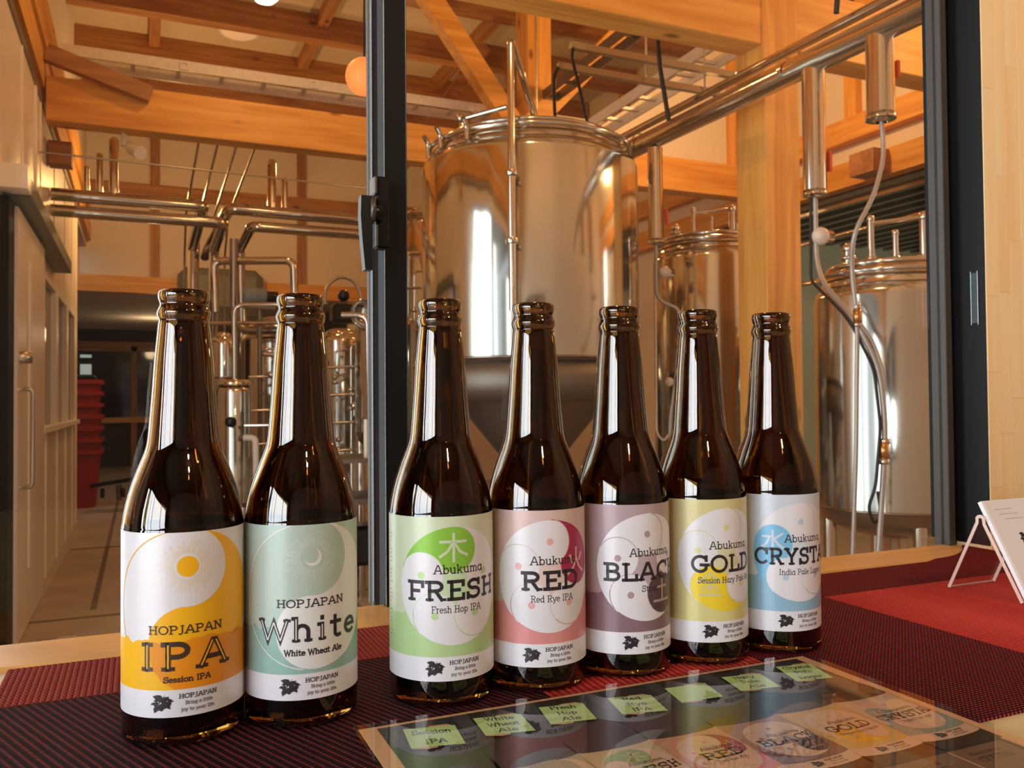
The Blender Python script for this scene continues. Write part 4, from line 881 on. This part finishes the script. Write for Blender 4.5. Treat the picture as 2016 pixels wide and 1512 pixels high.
def yinyang(key, dark_right):
    A = Art(); hu, hv = 0., 74.; R0 = 38.5
    bg, fg, half, head = (('label_white', 'ipa_gold', 'ipa_gold', 'label_white') if key == 'ipa' else ('sage', 'teal', 'pearl', 'sage'))
    A.conv(0, 'label_white', [(-95, 0), (95, 0), (95, 13.5), (-95, 13.5)])
    A.conv(0, bg, [(-95, 13.5), (95, 13.5), (95, 91), (-95, 91)])
    hill = [(x, 37.5 + 1.0*sin(x*.5) + .7*sin(x*.9)) for x in range(-95, 96, 2)]
    A.poly(1, fg, [(-95, 13.5), (95, 13.5)] + hill[::-1])
    if key == 'ipa':
        A.poly(3, 'ipa_orange', [(-17.6, 37.2), (-18.6, 31), (-17, 24), (-12.5, 18), (-6, 13.5), (60, 13.5)] + [(x, 37.5 + 1.2*sin(x*.16) + .5*sin(x*.7)) for x in range(60, -17, -2)])
    A.poly(3, half, arc(0, 54, R0, R0, -90, 90, 40)) if key != 'ipa' else A.poly(1, half, [(x, y) for x, y in arc(0, 54, R0, R0, -32, 90, 30)] + [(0, 34)])
    A.disc(4 if key != 'ipa' else 2, half, (0, 35), 19.3, 48)
    A.disc(5, head, (0, 73.5), 19.6, 48)
    ol = 'ipa_gold' if key == 'ipa' else 'pearl'
    A.stroke(5, ol, arc(0, 54, R0, R0, 100, 262 if key != 'ipa' else 205, 46), .55)
    ray_ink = 'ipa_ray' if key == 'ipa' else 'pearl'
    random.seed(5)
    for i in range(84):
        t = 2*pi*i/84 + random.uniform(-.02, .02); l = random.uniform(9.5, 14.5); cxx, cyy = 0, hv
        A.stroke(6, ray_ink, [(cxx + 6.6*cos(t), cyy + 6.6*sin(t)), (cxx + l*cos(t), cyy + l*sin(t))], .16 if key == 'ipa' else .13, cap=False)
    if key == 'ipa':
        A.disc(7, 'label_white', (0, hv), 6.3); A.disc(8, 'ipa_gold', (0, hv), 5.2)
        text(A, 9, 'ink_brown', 'HOPJAPAN', -19, 40.8, 36.5, 4.4, .62)
        text(A, 9, 'ink_brown', 'IPA', -23.5, 22.6, 44, 14.6, 2.5, inline='ipa_gold', gap=.22)
        text(A, 9, 'ink_brown', 'Session IPA', -11.5, 17.0, 22.5, 3.2, .55)
    else:
        m = arc(0, hv, 4.6, 4.6, -170, 60, 24) + arc(-1.0, hv + .9, 4.1, 4.0, 52, -165, 24); A.poly(7, 'pearl', m)
        text(A, 9, 'ink', 'HOPJAPAN', -19, 48.0, 37, 4.4, .62)
        text(A, 9, 'ink', 'W', -29, 30.0, 17, 12.5, 2.0, inline='pearl'); text(A, 9, 'ink', 'hite', -11, 30.0, 39, 13.5, 2.0, inline='pearl', gap=.16)
        text(A, 9, 'ink', 'White Wheat Ale', -15, 23.0, 31.5, 3.4, .6)
    footer(A, 9, 0.)
    return A
INK = dict(label_white=(226, 222, 226), ink=(44, 38, 44), ink_soft=(120, 122, 104), ink_brown=(62, 44, 34), ipa_gold=(238, 176, 22), ipa_orange=(226, 140, 24), ipa_ray=(232, 206, 150),
           sage=(178, 196, 184), teal=(146, 182, 172), pearl=(226, 224, 220),
           fresh_tint=(206, 214, 186), fresh_mid=(178, 206, 146), fresh_core=(196, 220, 178), fresh_strong=(138, 192, 68), fresh_dot=(184, 212, 152),
           red_tint=(212, 182, 176), red_mid=(218, 142, 140), red_core=(220, 196, 190), red_strong=(168, 46, 84), red_dot=(226, 172, 168),
           black_tint=(178, 156, 160), black_mid=(136, 108, 114), black_core=(186, 166, 170), black_strong=(88, 70, 76), black_dot=(172, 148, 152),
           gold_tint=(212, 202, 148), gold_mid=(216, 206, 138), gold_core=(214, 208, 168), gold_strong=(238, 208, 52), gold_dot=(216, 212, 156),
           crystal_tint=(206, 212, 222), crystal_mid=(144, 184, 206), crystal_core=(210, 218, 226), crystal_strong=(128, 190, 226), crystal_dot=(182, 200, 216))
for k_, c_ in INK.items():
    plain(k_, c_, .36, .12 if 'ink' not in k_ and 'ipa_g' not in k_ and 'ipa_o' not in k_ else 0, .02)
    plain('p_' + k_, tuple(int(v * f) for v, f in zip(c_, (.95, .80, .66))), .6, 0, .03)  # warm, darker tint of brown reflections put into the menu inks
ARTS = [yinyang('ipa', 1), yinyang('white', 0), abukuma('FRESH', 'Fresh Hop IPA', 'fresh', 1, 57, sub_w=30), abukuma('RED', 'Red Rye IPA', 'red', 0, 37, 2.1, 27),
        abukuma('BLACK', 'Stout', 'black', 4, 58, sub_w=12), abukuma('GOLD', 'Session Hazy Pale Ale', 'gold', 3, 46, sub_w=42), abukuma('CRYSTAL', 'India Pale Lager', 'crystal', 2, 66, 1.9, 35)]

# ================================================================== BOTTLES
PROF = [(24, 0), (27.5, .6), (29.8, 3), (30.4, 7), (30.5, 60), (30.5, 103), (30.2, 108), (29.4, 114), (28.2, 120), (26.6, 126), (24.8, 131.5), (22.8, 137), (20.6, 142.5), (19.0, 147), (18.1, 151.5), (17.5, 158),
        (16.4, 171), (15.6, 182), (14.8, 194), (13.7, 205), (13.0, 212.5), (12.6, 214.5), (13.2, 216.2), (13.7, 218.4), (13.3, 220.2), (12.4, 222.2), (12.1, 223.6), (12.5, 225), (13.0, 226.8), (13.1, 228.6), (12.6, 230.2), (11.4, 231)]
INNER = [(9.6, 230.6), (9.3, 229), (9.4, 216), (10.6, 205), (12.4, 182), (13.6, 168), (14.8, 155), (15.6, 149), (17.8, 143), (20.6, 136), (23.6, 128), (26.4, 118), (27.6, 108), (27.9, 90), (27.9, 12), (26.5, 8), (20, 6.5), (10, 8.5), (0, 9.5)]
UNDER = [(0, 3.2), (12, 2.6), (20, 1.2)]
def smooth_prof(P, n=3):
    out = []
    for i in range(len(P) - 1):
        p0, p1, p2, p3 = P[max(0, i-1)], P[i], P[i+1], P[min(len(P)-1, i+2)]
        for k in range(n):
            t = k / n
            out.append(tuple(.5*((2*p1[j]) + (-p0[j]+p2[j])*t + (2*p0[j]-5*p1[j]+4*p2[j]-p3[j])*t*t + (-p0[j]+3*p1[j]-3*p2[j]+p3[j])*t**3) for j in (0, 1)))
    return out + [P[-1]]
full = [(0, 3.2), (12, 2.6), (20, 1.2)] + smooth_prof(PROF, 3) + smooth_prof(INNER, 2)
full = [(max(0, r) / 1000, h / 1000) for r, h in full]
BOT = [(.0215, .4827, 1.8, 'brown bottle with yellow and white IPA sun label, leftmost of the row'), (.0825, .4805, 6.0, 'brown bottle with sage green White label and a crescent moon'),
       (.1632, .4757, 7.8, 'brown bottle with green FRESH label, just right of the black window stile'), (.2243, .4745, 9.0, 'brown bottle with pink RED label'),
       (.2854, .4735, 17., 'brown bottle with mauve BLACK label'), (.3465, .4724, 17.8, 'brown bottle with yellow GOLD label'), (.4086, .4713, 18.9, 'brown bottle with pale blue CRYSTAL label, rightmost of the row')]
RL = .0305
glass_me = None
for i, (bx, BY, rot, lab) in enumerate(BOT):
    b = thing('beer_bottle', lab, 'bottle', (bx, BY, ZM), 'empty brown beer bottles in a row')
    if glass_me is None:
        g_ = MB().lathe(full, (bx, BY, ZM), 96).build('glass_body', 'amber_glass', b); autosmooth(g_, 80); glass_me = g_.data
    else:
        g_ = bpy.data.objects.new('glass_body', glass_me); COL.objects.link(g_); g_.parent = b
    # direction to the camera, then rotate the artwork centre by rot mm of arc
    a0 = math.atan2(-BY, -bx) + rot / 30.5
    fn = lambda u, v, off, a0=a0, bx=bx, BY=BY: (bx + (RL + .00008 + off) * cos(a0 + u / 30.5), BY + (RL + .00008 + off) * sin(a0 + u / 30.5), ZM + .0154 + v / 1000)
    # paper wrap: closed thin sleeve with a gap at the back
    m = MB(); n = 122; vs = []
    for k in range(n + 1):
        u = -91 + 182 * k / n
        for v in (0, 91): vs.append(fn(u, v, -.00003))
    m.add(vs, [(2*k, 2*k+2, 2*k+3, 2*k+1) for k in range(n)], True); lp = m.build('label', 'label_white', b)
    ARTS[i].lay(fn, (-89, 89, 0, 91), 1.5, INK, {0: 'print_ground', 1: 'print_hills', 5: 'lettering' if i > 1 else 'print', 9: 'lettering'}, lp, .00003)

# ================================================================== MENU SHEET
MX, MY = .104, .437; MZ = ZM + .0004
mn = thing('menu_sheet', 'laminated landscape beer menu with green sticky notes lying in front of the bottles', 'menu', (MX + .1485, MY - .105, ZM))
plain('menu_border', (226, 176, 128), .6, 0, .02); plain('menu_dark', (40, 36, 36), .6, 0, .2, 20); plain('menu_grey', (66, 62, 62), .6, 0, .1, 12); plain('menu_bottle', (46, 28, 18), .5)
plain('menu_strip', (120, 92, 72), .6); plain('note_green', (190, 222, 140), .7, 0, .05, 60); plain('torn_paper', (214, 168, 128), .8, 0, .05, 80); plain('menu_reflection', (110, 72, 44), .6, 0, .25, 40)
pb = MB().box((MX, MY - .21, MZ - .0003), (MX + .297, MY, MZ)).build('paper', 'menu_border', mn)
Mf = lambda x, y, off: (MX + x / 1000, MY + y / 1000, MZ + off)
A = Art()
A.conv(1, 'menu_dark', [(9, -3), (289, -3), (289, -206), (9, -206)])
pitch = 40.3
for i in range(7):
    xc = 28.3 + i * pitch
    A.conv(2, 'menu_grey', [(xc - 19, -3), (xc + 6, -3), (xc - 1, -30), (xc - 19, -30)])
    A.poly(3, 'menu_bottle', [(xc - 21, -72), (xc + 21, -72), (xc + 20.5, -60), (xc + 17, -46), (xc + 12, -34), (xc + 10, -3), (xc - 10, -3), (xc - 12, -34), (xc - 17, -46), (xc - 20.5, -60)])
    A.poly(3, 'menu_bottle', [(xc - 21, -72), (xc + 21, -72), (xc + 21, -146), (xc - 21, -146)])
A.conv(4, 'menu_reflection', [(275, -26), (289, -30), (289, -76), (276, -70)])  # brown reflection painted into the sheet at its right edge
A.conv(5, 'menu_strip', [(12, -148), (286, -148), (286, -200), (12, -200)])
for i in range(7):
    xc = 28.3 + i * pitch; A.conv(6, 'menu_border', [(xc + pitch/2 - .4, -148), (xc + pitch/2 + .4, -148), (xc + pitch/2 + .4, -200), (xc + pitch/2 - .4, -200)])
    if i > 1:
        text(A, 6, 'ink_brown', 'Abukuma', xc - 14, -156, 20, 3.4, .4, serif=False); text(A, 6, 'ink_brown', ('', '', 'FRESH', 'RED', 'BLACK', 'GOLD', 'CRYSTAL')[i], xc - 14, -163, 22, 5, .6)
    else: text(A, 6, 'ink_brown', ('IPA', 'White')[i], xc - 14, -162, 20, 6, .7)
A.lay(Mf, (0, 297, -210, 0), 400, INK, {1: 'photo_ground', 2: 'photo_ground', 3: 'printed_bottles', 4: 'photo_ground', 5: 'price_row', 6: 'lettering'}, pb, .00004)  # photo_ground also holds the painted brown reflection
for i in range(7):
    xc = 28.3 + i * pitch; s_ = .665
    fn = lambda u, v, off, xc=xc: Mf(xc + 30.5 * s_ * sin(u / 30.5), -137 - 3.5*cos(u/30.5) + 3.5 + v * s_ * .985 + (1 - cos(u / 30.5)) * 3 * 0, .0003 + off)
    sh = 4.
    fn2 = lambda u, v, off, f=fn: f(u + sh, v, off)
    ARTS[i].lay(fn2, (-46, 46 - sh, 0, 96), 3., INK, {9: 'lettering', 5: 'lettering'}, pb, .00003, 'p_')
NOTES = [((20.4,-11.6),(46.8,-17.2),(42.1,-42.0),(17.2,-36.4), ('Session', 'IPA')), ((58.7,-12.8),(84.5,-17.7),(80.4,-41.8),(56.2,-36.9), ('White', 'Wheat', 'Ale')),
         ((97.4,-13.0),(122.8,-17.2),(118.9,-41.7),(92.8,-37.2), ('Fresh', 'Hop', 'Ale')), ((139.1,-16.1),(164.3,-22.5),(160.5,-45.1),(134.0,-40.8), ('Red', 'Rye', 'IPA')),
         ((177.5,-16.6),(204.7,-18.7),(200.2,-43.9),(173.1,-39.9), ()), ((220.1,-14.5),(245.8,-18.8),(241.4,-42.3),(215.4,-38.6), ('Hazy', 'Pale', 'Ale')), ((263.5,-12.6),(288.0,-17.2),(281.2,-42.3),(256.3,-39.1), ('Crystal', 'Pale', 'Lager'))]
for tl, tr_, br, bl, words in NOTES:
    A = Art(); U = (Vector(tr_) - Vector(tl)).normalized(); Vv = (Vector(tl) - Vector(bl)).normalized(); o0 = Vector(bl); Wn = (Vector(tr_) - Vector(tl)).length; Hn = (Vector(tl) - Vector(bl)).length
    hw = [(.46, 1.0), (.52, 1.07), (.70, 1.08), (.86, 1.10), (.94, 1.03), (.92, .96), (.5, .93)]; hb = [(.02, .10), (.0, -.03), (.16, -.06), (.30, -.10), (.48, -.06), (.5, .05)]
    for tab in (hw, hb): A.poly(0, 'torn_paper', [(a * Wn, b_ * Hn) for a, b_ in tab])
    A.conv(1, 'note_green', [(0, 0), (Wn, 0), (Wn, Hn), (0, Hn)])
    n = len(words)
    for j, w_ in enumerate(words):
        wl_ = {'Session': 20, 'Wheat': 17, 'White': 16, 'Fresh': 15, 'Crystal': 19, 'Lager': 16, 'Hazy': 14, 'Pale': 12}.get(w_, 11)
        text(A, 2, 'ink', w_, (Wn - wl_) / 2, Hn * (n - j - .82) / n + (1.0 if n == 2 else .6), wl_, 5.2 if n > 2 else 6.0, .75, serif=False)
    f = lambda x, y, off: Mf((o0 + U*x + Vv*y).x, (o0 + U*x + Vv*y).y, .0009 + off)
    A.lay(f, (-5, 60, -9, 60), 400, INK, {0: 'torn_backing', 1: 'sticky_note', 2: 'lettering'}, pb, .00005)
MB().add([(MX - .003, MY - .214, MZ + .0014), (MX + .3005, MY - .214, MZ + .0014), (MX + .3005, MY + .0025, MZ + .0014), (MX - .003, MY + .0025, MZ + .0014)], [(0, 1, 2, 3)]).build('laminate_film', 'laminate', mn)

# ================================================================== ACRYLIC CARD STAND
sd = thing('card_stand', 'clear acrylic easel standing on the right placemat', 'stand', (.69, .503, ZM))
def plate(x0, x1, path, th):
    m = MB(); P = [Vector((0, y, z)) for y, z in path]; up_, dn = [], []
    for i, p in enumerate(P):
        d = (P[min(i+1, len(P)-1)] - P[max(i-1, 0)]).normalized(); n = Vector((0, -d.z, d.y)); up_.append(p + n*th/2); dn.append(p - n*th/2)
    k = len(P); vs = [(x0, q.y, q.z) for q in up_] + [(x0, q.y, q.z) for q in dn] + [(x1, q.y, q.z) for q in up_] + [(x1, q.y, q.z) for q in dn]; fs = []
    for i in range(k - 1):
        fs += [(i, i+1, 2*k+i+1, 2*k+i), (k+i+1, k+i, 3*k+i, 3*k+i+1), (i+1, i, k+i, k+i+1), (2*k+i, 2*k+i+1, 3*k+i+1, 3*k+i)]
    fs += [(0, 2*k, 3*k, k), (k-1, 2*k-1, 4*k-1, 3*k-1)]
    return m.add(vs, fs)
ap = [(.5375, .9512), (.5085, 1.0125)] + [(.5055 + .0035*cos(RD(a)), 1.0145 + .0035*sin(RD(a))) for a in (30, 60, 90, 120, 150)] + [(.5020, 1.0115), (.4690, .9512)]
MB.build(plate(.664, .722, ap, .0026), 'folded_plate', 'acrylic', sd)
plain('acrylic_edge', (232, 196, 176), .25)
for x in (.6636, .7218): MB.build(plate(x, x + .0006, ap, .0028), 'edge', 'acrylic_edge', sd)
MB().tube([(.664, .5385, .9512), (.722, .5385, .9512)], .0007, 8).build('edge', 'acrylic_edge', sd)
MB().box((.664, .455, .9505), (.722, .469, .9525), .0004).build('front_lip', 'acrylic', sd)
plain('card_white', (232, 226, 224), .35, 0, .01); plain('card_edge', (250, 250, 250), .3, 0, .0)
cdt = thing('display_card', 'white card with a hop emblem leaning on the acrylic easel', 'card', (.72, .467, .955))
mm = plate(.6655, .800, [(.4665, .9535), (.5075, 1.0300)], .0034); mm.build('card', 'card_edge', cdt)
d_ = Vector((0, .041, .0765)).normalized(); n_ = Vector((0, -d_.z, d_.y)); o_ = Vector((.6655, .4665, .9535)) + n_ * .00178
A = Art(); Lc = Vector((0, .041, .0765)).length * 1000
A.conv(0, 'card_white', [(3.2, 0), (134.5, 0), (134.5, Lc - .4), (3.2, Lc - .4)])
random.seed(9)
for r_, (x0, x1) in enumerate(((12, 33), (15, 38), (20, 42))):
    x = x0
    while x < x1: l = random.uniform(.8, 2.4); A.stroke(1, 'ink_soft', [(x, Lc - 8.5 - r_*4.5 + random.uniform(-.2,.2)), (x + l, Lc - 8.5 - r_*4.5 + random.uniform(-.2,.2))], .45, cap=False); x += l + .7
hop(A, 1, 33, Lc - 36, 15, bg='card_white'); text(A, 1, 'ink', 'HOPJAPAN', 42, Lc - 38, 30, 4, .6)
A.lay(lambda x, y, off: tuple(o_ + Vector((x/1000, 0, 0)) + d_ * (y/1000) + n_ * off), (0, 134, 0, Lc), 400, INK, {0: 'card_face', 1: 'lettering'}, cdt, .00005)
print('objects', len(bpy.data.objects), 'tris', sum(sum(len(p.vertices) - 2 for p in o.data.polygons) for o in bpy.data.objects if o.type == 'MESH'))
